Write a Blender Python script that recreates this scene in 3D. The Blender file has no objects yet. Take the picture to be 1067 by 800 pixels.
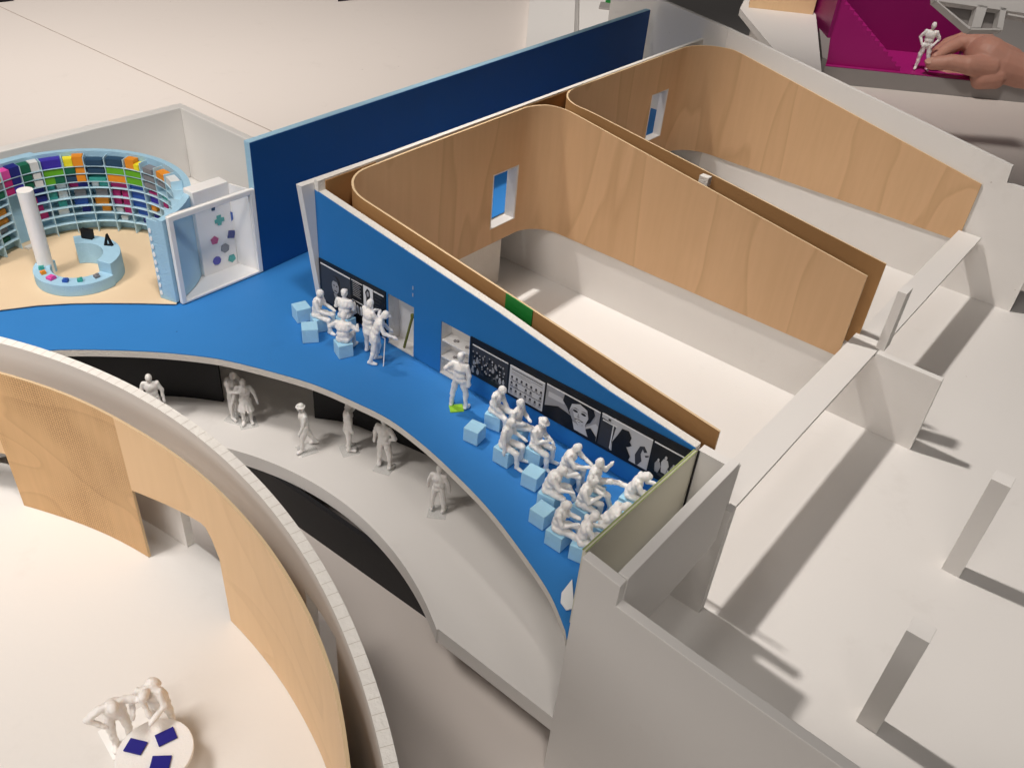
import bpy, bmesh, math, random
from mathutils import Vector, Matrix, noise
random.seed(7)
sc = bpy.context.scene
COL = sc.collection
cos, sin, pi, rad = math.cos, math.sin, math.pi, math.radians

# ------------------------------------------------------------------ camera frame
F, HC = 900.0, 0.292                      # focal length in photo pixels (1067 wide), camera height over the blue floor
_d = Vector((-115.5, -1200.0, -F)).normalized()
_up = -_d
_y = Vector((0, 0, -1)); _y = (_y - _y.dot(_up) * _up).normalized()
_x = _y.cross(_up)
R = Matrix((_x, _y, _up))                 # camera -> world
CAM = Vector((0, 0, HC))

def ray(px, py): return R @ Vector((px - 533.5, -(py - 400.0), -F))
def P(px, py, z):
    r = ray(px, py); t = (z - HC) / r.z
    return Vector((r.x * t, r.y * t, z))
def D(px, py, depth):                     # point at a camera depth (metres) through a photo pixel
    return CAM + ray(px, py) * (depth / F)

# plan frame of the building: u along the photo wall, v across the theatres
O = P(335, 317, 0)
_a = rad(-36.3)
U = Vector((cos(_a), sin(_a), 0)); V = Vector((sin(-_a), cos(_a), 0))
def w(u, v, z=0.0): return Vector((O.x, O.y, 0)) + U * u + V * v + Vector((0, 0, z))
def uv(p): q = p - Vector((O.x, O.y, 0)); return q.dot(U), q.dot(V)

# ------------------------------------------------------------------ materials
def mat(name, col, rough=0.6, spec=0.3, bump=0.0, bscale=300.0, var=0.0, vscale=30.0, alpha=None, metallic=0, sub=0.0, specks=None):
    m = bpy.data.materials.new(name); m.use_nodes = True
    nt = m.node_tree; b = nt.nodes['Principled BSDF']
    b.inputs['Base Color'].default_value = (*col, 1); b.inputs['Roughness'].default_value = rough
    b.inputs['Specular IOR Level'].default_value = spec; b.inputs['Metallic'].default_value = metallic
    if sub:
        b.inputs['Subsurface Weight'].default_value = sub; b.inputs['Subsurface Radius'].default_value = (.003, .002, .0015)
        b.inputs['Subsurface Scale'].default_value = 1.0
    tc = nt.nodes.new('ShaderNodeTexCoord')
    if var:
        n = nt.nodes.new('ShaderNodeTexNoise'); n.inputs['Scale'].default_value = vscale; n.inputs['Detail'].default_value = 5
        nt.links.new(tc.outputs['Object'], n.inputs['Vector'])
        mx = nt.nodes.new('ShaderNodeMix'); mx.data_type = 'RGBA'
        mx.inputs[6].default_value = (*[c * (1 - var) for c in col], 1)
        mx.inputs[7].default_value = (*[min(1, c * (1 + var)) for c in col], 1)
        nt.links.new(n.outputs['Fac'], mx.inputs[0]); nt.links.new(mx.outputs[2], b.inputs['Base Color'])
        if specks:                                   # dust, nicks and faint scuffs
            vo = nt.nodes.new('ShaderNodeTexVoronoi'); vo.inputs['Scale'].default_value = specks[1]
            nt.links.new(tc.outputs['Object'], vo.inputs['Vector'])
            sepc = nt.nodes.new('ShaderNodeSeparateColor'); nt.links.new(vo.outputs['Color'], sepc.inputs[0])
            thr = nt.nodes.new('ShaderNodeMath'); thr.operation = 'MULTIPLY'; thr.inputs[1].default_value = .055
            pw_ = nt.nodes.new('ShaderNodeMath'); pw_.operation = 'POWER'; pw_.inputs[1].default_value = 6
            nt.links.new(sepc.outputs[0], pw_.inputs[0]); nt.links.new(pw_.outputs[0], thr.inputs[0])
            lt = nt.nodes.new('ShaderNodeMath'); lt.operation = 'LESS_THAN'
            nt.links.new(vo.outputs['Distance'], lt.inputs[0]); nt.links.new(thr.outputs[0], lt.inputs[1])
            sc_ = nt.nodes.new('ShaderNodeTexNoise'); sc_.inputs['Scale'].default_value = 26; sc_.inputs['Detail'].default_value = 8; sc_.inputs['Roughness'].default_value = .7
            nt.links.new(tc.outputs['Object'], sc_.inputs['Vector'])
            mr = nt.nodes.new('ShaderNodeMapRange'); mr.inputs[1].default_value = .60; mr.inputs[2].default_value = .80; mr.inputs[4].default_value = .22
            nt.links.new(sc_.outputs['Fac'], mr.inputs[0])
            mxs = nt.nodes.new('ShaderNodeMath'); mxs.operation = 'MAXIMUM'
            sl = nt.nodes.new('ShaderNodeMath'); sl.operation = 'MULTIPLY'; sl.inputs[1].default_value = .7
            nt.links.new(lt.outputs[0], sl.inputs[0]); nt.links.new(sl.outputs[0], mxs.inputs[0]); nt.links.new(mr.outputs[0], mxs.inputs[1])
            m2 = nt.nodes.new('ShaderNodeMix'); m2.data_type = 'RGBA'; m2.inputs[7].default_value = (*specks[0], 1)
            nt.links.new(mxs.outputs[0], m2.inputs[0]); nt.links.new(mx.outputs[2], m2.inputs[6]); nt.links.new(m2.outputs[2], b.inputs['Base Color'])
    if bump:
        n2 = nt.nodes.new('ShaderNodeTexNoise'); n2.inputs['Scale'].default_value = bscale; n2.inputs['Detail'].default_value = 3
        nt.links.new(tc.outputs['Object'], n2.inputs['Vector'])
        bp = nt.nodes.new('ShaderNodeBump'); bp.inputs['Strength'].default_value = bump; bp.inputs['Distance'].default_value = 0.0006
        nt.links.new(n2.outputs['Fac'], bp.inputs['Height']); nt.links.new(bp.outputs['Normal'], b.inputs['Normal'])
    if alpha is not None: b.inputs['Alpha'].default_value = alpha
    return m

def wood_mat(name, light, dark, scale=16.0, stretch=(1, 1, .35), amount=1.0, dots=False):
    m = bpy.data.materials.new(name); m.use_nodes = True
    nt = m.node_tree; b = nt.nodes['Principled BSDF']; b.inputs['Roughness'].default_value = .5
    b.inputs['Specular IOR Level'].default_value = .25
    L = nt.links.new
    tc = nt.nodes.new('ShaderNodeTexCoord'); mp = nt.nodes.new('ShaderNodeMapping')
    mp.inputs['Scale'].default_value = stretch; mp.inputs['Rotation'].default_value = (0, rad(28), rad(36.3))
    L(tc.outputs['Object'], mp.inputs['Vector'])
    big = nt.nodes.new('ShaderNodeTexNoise'); big.inputs['Scale'].default_value = scale; big.inputs['Detail'].default_value = 1.5
    big.inputs['Distortion'].default_value = .4
    L(mp.outputs[0], big.inputs['Vector'])
    # growth-ring contours: the level lines of a slow noise
    mul = nt.nodes.new('ShaderNodeMath'); mul.operation = 'MULTIPLY'; mul.inputs[1].default_value = 4.2
    L(big.outputs['Fac'], mul.inputs[0])
    fr = nt.nodes.new('ShaderNodeMath'); fr.operation = 'FRACT'; L(mul.outputs[0], fr.inputs[0])
    rp = nt.nodes.new('ShaderNodeValToRGB'); e = rp.color_ramp.elements
    e[0].position = 0.0; e[0].color = (.0, .0, .0, 1); e[1].position = 1.0; e[1].color = (.12, .12, .12, 1)
    x = rp.color_ramp.elements.new(.82); x.color = (.35, .35, .35, 1)
    x = rp.color_ramp.elements.new(.95); x.color = (.85, .85, .85, 1)
    L(fr.outputs[0], rp.inputs[0])
    mp2 = nt.nodes.new('ShaderNodeMapping'); mp2.inputs['Scale'].default_value = (260, 260, 22)
    mp2.inputs['Rotation'].default_value = (0, 0, rad(36.3))
    L(tc.outputs['Object'], mp2.inputs['Vector'])
    fine = nt.nodes.new('ShaderNodeTexNoise'); fine.inputs['Scale'].default_value = 1.0; fine.inputs['Detail'].default_value = 4
    L(mp2.outputs[0], fine.inputs['Vector'])
    a = nt.nodes.new('ShaderNodeMath'); a.operation = 'MULTIPLY'; a.inputs[1].default_value = .45 * amount
    L(rp.outputs[0], a.inputs[0])
    f2 = nt.nodes.new('ShaderNodeMath'); f2.operation = 'MULTIPLY_ADD'; f2.inputs[1].default_value = .34; f2.inputs[2].default_value = -.05
    L(fine.outputs['Fac'], f2.inputs[0])
    s = nt.nodes.new('ShaderNodeMath'); s.operation = 'ADD'; s.use_clamp = True
    L(a.outputs[0], s.inputs[0]); L(f2.outputs[0], s.inputs[1])
    fac = s
    if dots:                               # laser-cut dot screen that fades in and out over the panel
        mp3 = nt.nodes.new('ShaderNodeMapping'); mp3.inputs['Scale'].default_value = (720, 720, 720)
        sp = nt.nodes.new('ShaderNodeSeparateXYZ'); L(tc.outputs['Object'], sp.inputs[0])     # unroll the arc: angle and height
        at = nt.nodes.new('ShaderNodeMath'); at.operation = 'ARCTAN2'; L(sp.outputs[1], at.inputs[0]); L(sp.outputs[0], at.inputs[1])
        ar = nt.nodes.new('ShaderNodeMath'); ar.operation = 'MULTIPLY'; ar.inputs[1].default_value = .277; L(at.outputs[0], ar.inputs[0])
        cb_ = nt.nodes.new('ShaderNodeCombineXYZ'); L(ar.outputs[0], cb_.inputs[0]); L(sp.outputs[2], cb_.inputs[1])
        L(cb_.outputs[0], mp3.inputs['Vector'])
        vo = nt.nodes.new('ShaderNodeTexVoronoi'); vo.voronoi_dimensions = '2D'; vo.inputs['Randomness'].default_value = .15; vo.inputs['Scale'].default_value = 1
        L(mp3.outputs[0], vo.inputs['Vector'])
        lt = nt.nodes.new('ShaderNodeMath'); lt.operation = 'LESS_THAN'; lt.inputs[1].default_value = .36
        L(vo.outputs['Distance'], lt.inputs[0])
        mk = nt.nodes.new('ShaderNodeTexNoise'); mk.inputs['Scale'].default_value = 22; L(tc.outputs['Object'], mk.inputs['Vector'])
        mr = nt.nodes.new('ShaderNodeMapRange'); mr.inputs[1].default_value = .38; mr.inputs[2].default_value = .62
        mr.inputs[3].default_value = .0; mr.inputs[4].default_value = .75
        L(mk.outputs['Fac'], mr.inputs[0])
        mm = nt.nodes.new('ShaderNodeMath'); mm.operation = 'MULTIPLY'; L(lt.outputs[0], mm.inputs[0]); L(mr.outputs[0], mm.inputs[1])
        s2 = nt.nodes.new('ShaderNodeMath'); s2.operation = 'ADD'; s2.use_clamp = True
        L(s.outputs[0], s2.inputs[0]); L(mm.outputs[0], s2.inputs[1]); fac = s2
    mx = nt.nodes.new('ShaderNodeMix'); mx.data_type = 'RGBA'
    mx.inputs[6].default_value = (*light, 1); mx.inputs[7].default_value = (*dark, 1)
    L(fac.outputs[0], mx.inputs[0]); L(mx.outputs[2], b.inputs['Base Color'])
    return m

M = {}
M['board'] = mat('white_foam_board', (.79, .77, .745), .55, .3, .10, 420, .02, 9, specks=((.55, .51, .47), 75))
M['core'] = mat('foam_core_edge', (.80, .77, .72), .75, .2, .9, 900, .06, 120)
M['rim'] = mat('segmented_core_rim', (.90, .87, .82), .75, .2, .7, 700, .06, 160)
M['table'] = mat('white_table_top', (.75, .69, .645), .38, .35, .05, 60, .03, 3, specks=((.45, .40, .36), 22))
M['blue'] = mat('matt_blue_card', (.036, .215, .560), .55, .25, .15, 700, .05, 40, specks=((.012, .085, .27), 95))
M['bluewall'] = mat('blue_wall_card', (.024, .185, .50), .5, .25, .12, 700, .05, 40, specks=((.06, .22, .45), 80))
M['blueshade'] = mat('blue_card_shaded', (.006, .070, .25), .5, .25, .12, 700, .04, 30)  # same blue card, darkened: the tall wall's shade is in the colour
M['foam'] = mat('light_blue_foam', (.42, .72, .92), .85, .1, .9, 1600, .05, 300, sub=.1)
M['foamwall'] = mat('pale_blue_foam', (.38, .61, .77), .8, .15, .8, 1300, .06, 200)
M['plastic'] = mat('white_printed_plastic', (.90, .88, .86), .45, .3, .35, 1500, .03, 200, sub=.12)
M['black'] = mat('black_card', (.008, .008, .010), .5, .3, .1, 300)
M['birch'] = wood_mat('birch_plywood', (.70, .455, .26), (.47, .285, .145), 9, (2.1, 2.1, .50))
M['ply'] = wood_mat('pale_plywood', (.80, .56, .33), (.60, .39, .20), 9, (1, 1, 2.2), .6)
M['plydots'] = wood_mat('perforated_plywood', (.66, .42, .21), (.34, .195, .08), 10, (1, 1, 2.2), .6, True)
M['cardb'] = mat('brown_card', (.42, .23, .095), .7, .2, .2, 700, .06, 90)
M['edge'] = mat('plywood_edge', (.72, .54, .33), .7, .2)
M['beige'] = mat('beige_wood_floor', (.78, .60, .40), .5, .3, .1, 300, .07, 25)
M['green'] = mat('green_tape', (.012, .22, .035), .5, .4, .3, 900)
M['lime'] = mat('lime_card', (.30, .60, .04), .6)
M['limeedge'] = mat('lime_acrylic_edge', (.36, .42, .17), .25, .5)
M['screen'] = mat('milky_board', (.76, .74, .62), .35, .4, .05, 200, .04, 20)
M['navy'] = mat('navy_card', (.012, .010, .22), .5)
M['clear'] = mat('clear_acrylic', (.8, .82, .82), .08, .5, alpha=.22)
M['glass'] = mat('clear_pane', (.75, .85, .92), .06, .5, alpha=.07)
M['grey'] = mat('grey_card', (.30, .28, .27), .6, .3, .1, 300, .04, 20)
M['floor'] = mat('grey_gallery_floor', (.80, .78, .76), .55, .3, .1, 20, .1, 2)
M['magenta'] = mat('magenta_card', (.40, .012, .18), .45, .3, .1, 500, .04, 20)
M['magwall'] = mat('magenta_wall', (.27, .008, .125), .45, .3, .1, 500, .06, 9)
M['joint'] = mat('table_joint', (.40, .33, .29), .8)
M['photo_grey'] = mat('photo_mid_grey', (.34, .34, .36), .35)
M['photo_light'] = mat('photo_light_grey', (.55, .55, .57), .35)
M['photo_dark'] = mat('photo_dark_grey', (.045, .045, .052), .35)
M['photo_blk'] = mat('photo_black', (.010, .010, .012), .35)
M['photo_wht'] = mat('photo_white', (.75, .75, .76), .35)
M['paper'] = mat('white_paper', (.93, .93, .92), .6)
M['stick'] = mat('olive_stick', (.16, .17, .03), .6)
M['skin'] = mat('skin', (.50, .26, .195), .5, .35, .6, 330, .14, 30, sub=.30)

# ------------------------------------------------------------------ object helpers
def tag(o, label=None, cat=None, group=None, kind=None):
    if label: o['label'] = label
    if cat: o['category'] = cat
    if group: o['group'] = group
    if kind: o['kind'] = kind
    return o

class MB:
    def __init__(s): s.v = []; s.f = []; s.mi = []; s.sm = []
    def add(s, verts, faces, mi=0, smooth=False):
        n = len(s.v); s.v += [Vector(p) for p in verts]
        for f in faces: s.f.append([n + i for i in f]); s.mi.append(mi); s.sm.append(smooth)
        return s
    def ext(s, poly, vec, mi=0, side_mi=None):            # extrude a flat 3D polygon along a vector
        n = len(poly); vec = Vector(vec); a = [Vector(p) for p in poly]
        fs = [list(range(n))[::-1], [n + i for i in range(n)]]
        s.add(a + [p + vec for p in a], fs, mi)
        m = len(s.v) - 2 * n
        for i in range(n):
            j = (i + 1) % n
            s.f.append([m + i, m + j, m + n + j, m + n + i]); s.mi.append(mi if side_mi is None else side_mi); s.sm.append(False)
        return s
    def box(s, p, ax, ay, az, mi=0):                       # corner + three edge vectors
        p = Vector(p); return s.ext([p, p + ax, p + ax + ay, p + ay], az, mi)
    def uvbox(s, u0, u1, v0, v1, z0, z1, mi=0):
        return s.ext([w(u0, v0, z0), w(u1, v0, z0), w(u1, v1, z0), w(u0, v1, z0)], (0, 0, z1 - z0), mi)
    def cyl(s, c, r, z0, z1, n=40, r2=None, mi=0):
        r2 = r if r2 is None else r2
        a = [(c[0] + r * cos(2 * pi * i / n), c[1] + r * sin(2 * pi * i / n), z0) for i in range(n)]
        b = [(c[0] + r2 * cos(2 * pi * i / n), c[1] + r2 * sin(2 * pi * i / n), z1) for i in range(n)]
        s.add(a + b, [list(range(n))[::-1], [n + i for i in range(n)]], mi)
        m = len(s.v) - 2 * n
        for i in range(n):
            j = (i + 1) % n; s.f.append([m + i, m + j, m + n + j, m + n + i]); s.mi.append(mi); s.sm.append(True)
        return s
    def strip(s, inner, outer, cols, mi=0, mi_out=None, mi_edge=None):
        """curved wall: inner/outer plan polylines (n+1 points), cols = n lists of (zb0, zt0, zb1, zt1) intervals"""
        mo = mi if mi_out is None else mi_out; me = mi if mi_edge is None else mi_edge
        def q(a, b, c, d, m, sm=False): s.add([a, b, c, d], [[0, 1, 2, 3]], m, sm)
        def p(pt, z): return Vector((pt[0], pt[1], z))
        n = len(cols)
        for i, ivs in enumerate(cols):
            i0, i1, o0, o1 = inner[i], inner[i + 1], outer[i], outer[i + 1]
            for (b0, t0, b1, t1) in ivs:
                q(p(i0, b0), p(i1, b1), p(i1, t1), p(i0, t0), mi, True)
                q(p(o1, b1), p(o0, b0), p(o0, t0), p(o1, t1), mo, True)
                q(p(i0, t0), p(i1, t1), p(o1, t1), p(o0, t0), me)
                q(p(i1, b1), p(i0, b0), p(o0, b0), p(o1, b1), me)
            if i == 0 or len(cols[i - 1]) != len(ivs) or any(abs(x[2] - y[0]) > 1e-5 or abs(x[3] - y[1]) > 1e-5 for x, y in zip(cols[i - 1], ivs)):
                for (b0, t0, b1, t1) in ivs: q(p(o0, b0), p(i0, b0), p(i0, t0), p(o0, t0), me)
                if i:
                    for (b0, t0, b1, t1) in cols[i - 1]: q(p(i0, b1), p(o0, b1), p(o0, t1), p(i0, t1), me)
            if i == n - 1:
                for (b0, t0, b1, t1) in ivs: q(p(i1, b1), p(o1, b1), p(o1, t1), p(i1, t1), me)
        return s
    def build(s, name, mats, parent=None, bevel=0, merge=True):
        if not isinstance(mats, (list, tuple)): mats = [mats]
        lo = Vector([min(p[k] for p in s.v) for k in range(3)]); hi = Vector([max(p[k] for p in s.v) for k in range(3)])
        org = parent_world(parent) if parent else Vector(((lo.x + hi.x) / 2, (lo.y + hi.y) / 2, lo.z))
        me = bpy.data.meshes.new(name)
        me.from_pydata([p - org for p in s.v], [], s.f)
        for m in mats: me.materials.append(M[m] if isinstance(m, str) else m)
        for p, k, sm in zip(me.polygons, s.mi, s.sm): p.material_index = k; p.use_smooth = sm
        bm = bmesh.new(); bm.from_mesh(me)
        if merge: bmesh.ops.remove_doubles(bm, verts=bm.verts, dist=1e-6)
        bmesh.ops.recalc_face_normals(bm, faces=bm.faces)
        for e in bm.edges:
            if len(e.link_faces) != 2 or e.calc_face_angle(3.2) > rad(32): e.smooth = False
        bm.to_mesh(me); bm.free()
        o = bpy.data.objects.new(name, me); COL.objects.link(o)
        if parent: o.parent = parent; o['_w'] = list(org)
        else: o.location = org; o['_w'] = list(org)
        if bevel:
            b = o.modifiers.new('bevel', 'BEVEL'); b.width = bevel; b.segments = 2; b.limit_method = 'ANGLE'; b.angle_limit = rad(50)
        return o
def parent_world(o): return Vector(o['_w'])
def thing(name, loc, label, cat, group=None):
    o = bpy.data.objects.new(name, None); COL.objects.link(o); o.location = loc; o['_w'] = list(loc)
    o.empty_display_size = .01
    return tag(o, label, cat, group)

def V2(p): return Vector((p[0], p[1], 0))
ZL, ZB, ZG, ZR = -.055, -.065, -.095, -.030       # lobby floor, its underside, table top, round room floor

# ================================================================== SETTING
mb = MB(); mb.ext([(-3, -.6, ZG - .03), (.33, -.6, ZG - .03), (2.6, -.6, ZG - .03), (2.6, 2.3, ZG - .03), (.44, 2.3, ZG - .03), (.40, 1.60, ZG - .03), (.10, 1.60, ZG - .03), (.06, 2.3, ZG - .03), (-3, 2.3, ZG - .03)], (0, 0, .03))
tag(mb.build('table_top', 'table'), 'large white table top that carries the models', kind='structure')
a, b = P(-60, -20, ZG), P(300, 145, ZG)
d = (b - a).normalized(); n = Vector((-d.y, d.x, 0)) * .0004
a.z = b.z = ZG + .0004
mb = MB(); mb.ext([a - n, b - n, b + n, a + n], (0, 0, .0003))
tag(mb.build('table_joint', 'joint'), kind='structure')
mb = MB(); mb.ext([(-8, -3, -.9), (8, -3, -.9), (8, 9, -.9), (-8, 9, -.9)], (0, 0, .45))
tag(mb.build('gallery_floor', 'floor'), kind='structure')

def arc(c, r, a0, a1, n): return [(c[0] + r * cos(rad(a0 + (a1 - a0) * i / n)), c[1] + r * sin(rad(a0 + (a1 - a0) * i / n))) for i in range(n + 1)]
# lobby platform
CL = (-.2054, .1827); RL = .1970
tip = P(457, 655, ZL); a0 = math.degrees(math.atan2(tip.y - CL[1], tip.x - CL[0]))
pts = arc(CL, RL, a0, 118, 60)
poly = [Vector((x, y, ZB)) for x, y in pts]
poly += [w(-.2165, -.26, ZB), w(-.2165, .0533, ZB), w(-.066, .0533, ZB), w(-.094, .4990, ZB), w(.33, .4990, ZB), w(.80, .4990, ZB), w(.80, -.0966, ZB)]
# front straight edge, up to the slab corner
poly += [w(uv(tip)[0], -.0966, ZB)]
mb = MB(); mb.ext(poly, (0, 0, ZL - ZB)); tag(mb.build('lobby_floor', 'board'), 'pale grey lower floor slab with a long concave edge', kind='structure')

# blue floor
CB = (-.1962, .1512); RB = .2385
be = [(60.7,364),(101,364),(157,366),(202,370),(240,376),(300,391.5),(335,403),(370,418.5),(405,436),(440,462),(475,494),(510,530.5),(545,576),(573,618),(589,656)]
bp = [P(x, y, 0) for x, y in be]
left = [(CB[0] + RB * cos(rad(t)), CB[1] + RB * sin(rad(t)), 0) for t in range(150, 108, -6)]
# smooth the measured edge a little by Catmull-Rom
def cr(pts, k=5):
    out = []
    for i in range(len(pts) - 1):
        p0 = pts[max(i - 1, 0)]; p1 = pts[i]; p2 = pts[i + 1]; p3 = pts[min(i + 2, len(pts) - 1)]
        for j in range(k):
            t = j / k
            out.append(.5 * ((2 * p1) + (p2 - p0) * t + (2 * p0 - 5 * p1 + 4 * p2 - p3) * t * t + (3 * p1 - p0 - 3 * p2 + p3) * t ** 3))
    out.append(pts[-1]); return out
edge = cr(bp)
TH = .0048
outline = [Vector(p) for p in left] + edge + [w(.2632, -.0960), w(.2632, .0014), w(-.0022, .0014), w(-.0160, .485), w(-.062, .485), w(-.062, .0), w(-.20, -.30)]
mb = MB(); low = [p - Vector((0, 0, TH)) for p in outline]
mb.ext(low, (0, 0, TH - .0006), 0)
mb.ext([p + Vector((0, 0, -.0005)) for p in outline], (0, 0, .0005), 1)
tag(mb.build('blue_floor', ['core', 'blue'], merge=False), 'bright blue upper floor with a thin white foam core edge', kind='structure')

# library white base slab, beige inlay
lib = [w(-.0625, -.068, -TH), w(-.0625, .056, -TH), w(-.235, .056, -TH), w(-.235, -.22, -TH)]
bed = [P(x, y, -TH) for x, y in ((0, 325.5), (40, 320.5), (75, 318.4), (110, 318), (150, 318.3), (186, 319.2))]
lft = Vector((-.42, .36, -TH))
mb = MB(); mb.ext([w(-.0625, .056, -TH), w(-.235, .056, -TH), w(-.235, -.25, -TH), lft] + bed + [w(-.0625, -.0605, -TH)], (0, 0, TH + .0006))
tag(mb.build('library_floor', 'board'), kind='structure')
LC = Vector((-.2718, .4617, 0)); LR = .0643
bz = .0010
ring_pts = [LC + Vector((cos(rad(t)), sin(rad(t)), 0)) * (LR + .001) for t in range(-14, 190, 6)]
inl = [Vector((p.x, p.y, bz)) for p in [P(x, y, 0) for x, y in ((-60, 333), (0, 325), (40, 320), (75, 317.9), (110, 317.5), (150, 317.8), (184, 318.7))]] + [Vector((p.x, p.y, bz)) for p in ring_pts] + [Vector((-.40, .455, bz))]
mb = MB(); mb.ext(inl, (0, 0, .0004)); tag(mb.build('beige_floor', 'beige'), kind='structure')

# ================================================================== THEATRE BLOCK
def plank(name, poly_uz, v0, v1, m, **k):               # wall in a v=const plane
    mb = MB(); mb.ext([w(u, v0, z) for u, z in poly_uz], V * (v1 - v0)); return mb.build(name, m, **k)
# photo wall with two recesses: built from columns between openings
def ztop(u): return .0772 + (.0406 - .0772) * (u / .259) + (.0012 if .05 < u < .2 else 0)
def ztp(u):
    xs = [(-.01, .0785), (0, .0772), (.14, .0586), (.21, .0468), (.259, .0408), (.287, .0405)]
    for (a, za), (b, zb) in zip(xs, xs[1:]):
        if u <= b: return za + (zb - za) * (u - a) / (b - a)
    return xs[-1][1]
pw = thing('photo_wall', w(.13, .002, 0), 'long blue wall with sloping white top, hung with black and white photographs', 'wall')
us = [0, .0595, .0803, .1012, .1222, .14, .21, .259]
holes = {(.0595, .0803): (0.0002, .0342), (.1012, .1222): (0.0002, .0352)}
mb = MB(); mb2 = MB()
for a, b in zip(us, us[1:]):
    h = holes.get((a, b))
    segs = [(0.0006, None)] if not h else [(h[1], None)]
    for lo, _ in segs:
        poly = [(a, lo), (b, lo), (b, ztp(b)), (a, ztp(a))]
        mb.ext([w(u, .0006, z) for u, z in poly], V * .0046)
        mb2.ext([w(u, 0, z) for u, z in [(a, lo), (b, lo), (b, ztp(b) - .0003), (a, ztp(a) - .0003)]], V * .0005)
mb.build('foam_core', 'core', pw); mb2.build('blue_facing', 'bluewall', pw)
# white continuation beyond the end wall and the wall under the blue floor
mb = MB(); mb.ext([w(u, 0.0, z) for u, z in [(.2608, .0006), (.2608, ztp(.261)), (.2795, .0405), (.2795, .0006)]], V * .0052)
mb.ext([w(u, 0.0, z) for u, z in [(-.05, ZL), (.2835, ZL), (.2835, .0168), (.2800, .0168), (.2800, -.0055), (-.05, -.0055)]], V * .0052)
mb.build('white_wall_base', 'board', pw)

# recess boxes behind the openings (side walls, back, shelves)
def recess(name, u0, u1, z1, label, shelves):
    t = thing(name, w((u0 + u1) / 2, .010, .0006), label, 'niche')
    mb = MB(); v0, v1 = .0053, .0100
    mb.uvbox(u0 - .001, u1 + .001, v1 - .0006, v1, .0006, z1)
    mb.uvbox(u0 - .001, u0 - .0002, v0, v1 - .0006, .0006, z1); mb.uvbox(u1 + .0002, u1 + .001, v0, v1 - .0006, .0006, z1)
    mb.uvbox(u0, u1, v0, v1 - .0006, z1 - .001, z1)
    mb.build('niche_lining', 'board', t)
    mbf = MB(); mbf.uvbox(u0, u1, .0002, v1 - .0007, .0003, .0010); mbf.build('niche_floor', 'board', t)
    for z in shelves:
        s = MB(); s.uvbox(u0 + .0001, u1 - .0001, .0007, v1 - .0007, z, z + .0007); s.build('shelf', 'board', t)
    return t
recess('wall_niche', .0595, .0803, .0342, 'open white doorway niche with an olive stick leaning inside it', [])
recess('wall_niche', .1012, .1222, .0352, 'white niche with shelves of small grey pieces beside the crowd photograph', [.0112, .0222])
mb = MB(); a = w(.0705, .0022, .0012); b = w(.0772, .0022, .0262)
sd = (b - a).normalized(); sx = U * .0006
mb.ext([a - sx - V * .0005, a + sx - V * .0005, a + sx + V * .0005, a - sx + V * .0005], b - a)
mb.cyl((b.x, b.y), .0012, b.z - .001, b.z + .0010, 12)
tag(mb.build('stick', 'stick'), 'olive green stick with round head leaning in the open doorway niche', 'stick')
k = 0
for z in (.0120, .0230):
    for u in (.1075, .1160):
        mb = MB(); c = w(u, .0035, z)
        for dx, dy, r in ((0, 0, 0), (.0012, .0008, 0)):
            mb.box(c + U * dx + V * dy, U * .0012, V * .0014, Vector((0, 0, .0009)))
        pos = ['lower shelf, nearer the photographs' if u > .11 else 'lower shelf, nearer the doorway niche', 'upper shelf, nearer the photographs' if u > .11 else 'upper shelf, nearer the doorway niche'][z > .02]
        tag(mb.build('small_exhibit', 'grey'), 'tiny grey exhibit on the niche\'s ' + pos, 'exhibit', 'tiny grey exhibits on the niche shelves')

# ---- photographs on the wall
def wallpoly(mb, pts, layer=0, mi=0): mb.ext([w(u, -.0009 - .00016 * layer, z) for u, z in pts], V * .00015, mi)
def rect(u0, u1, z0, z1): return [(u0, z0), (u1, z0), (u1, z1), (u0, z1)]
def ell(cu, cz, ru, rz, n=14, a=0): return [(cu + ru * cos(2 * pi * i / n + a), cz + rz * sin(2 * pi * i / n + a)) for i in range(n)]
def band(u0, u1, z0, z1, label):
    mb = MB(); mb.ext([w(u, -.0009, z) for u, z in [(u0, z0), (u1, z0), (u1, z1 + .001 * (u1 - u0) * 20), (u0, z1)]], V * .0008)
    return tag(mb.build('photo_band', 'photo_blk'), label, 'photo panel')
band(.0012, .0583, .0030, .0335, 'short black panel with portrait photograph beside the doorway niche')
band(.1232, .2579, .0125, .0360, 'long black panel carrying a row of five photographs')
def picture(name, u0, u1, z0, z1, label, base, draw, line=True):
    t = thing(name, w((u0 + u1) / 2, -.001, z0), label, 'photograph', 'black and white photographs on the blue wall')
    mb = MB(); wallpoly(mb, rect(u0, u1, z0, z1), 1); pr = mb.build('print', base, t)
    W_, H_ = u1 - u0, z1 - z0
    groups = {}
    def dr(pts, m, layer=2, nm='figure_shape'):
        key = (nm, m); groups.setdefault(key, MB())
        wallpoly(groups[key], [(u0 + x * W_, z0 + y * H_) for x, y in pts], layer)
    if line: dr(rect(0.0, 1, .965, 1.0), 'photo_wht', 2, 'top_line')
    draw(dr)
    for (nm, m), g in groups.items(): g.build(nm, m, pr)
    return t
rnd = random.Random(3)
def crowd(dr):
    for row in range(4):
        for i in range(11):
            x = .05 + .085 * i + rnd.uniform(-.035, .035); y = .74 - row * .17 + rnd.uniform(-.07, .07); q_ = rnd.uniform(.7, 1.15)
            L = 2 + row
            dr(ell(x, y - .12 * q_, .042 * q_, .10 * q_), rnd.choice(['photo_dark', 'photo_grey', 'photo_blk', 'photo_blk']), L, 'crowd_body')
            dr(ell(x, y, .018 * q_, .034 * q_), rnd.choice(['photo_light', 'photo_grey', 'photo_grey']), L + 1, 'crowd_head')
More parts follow.
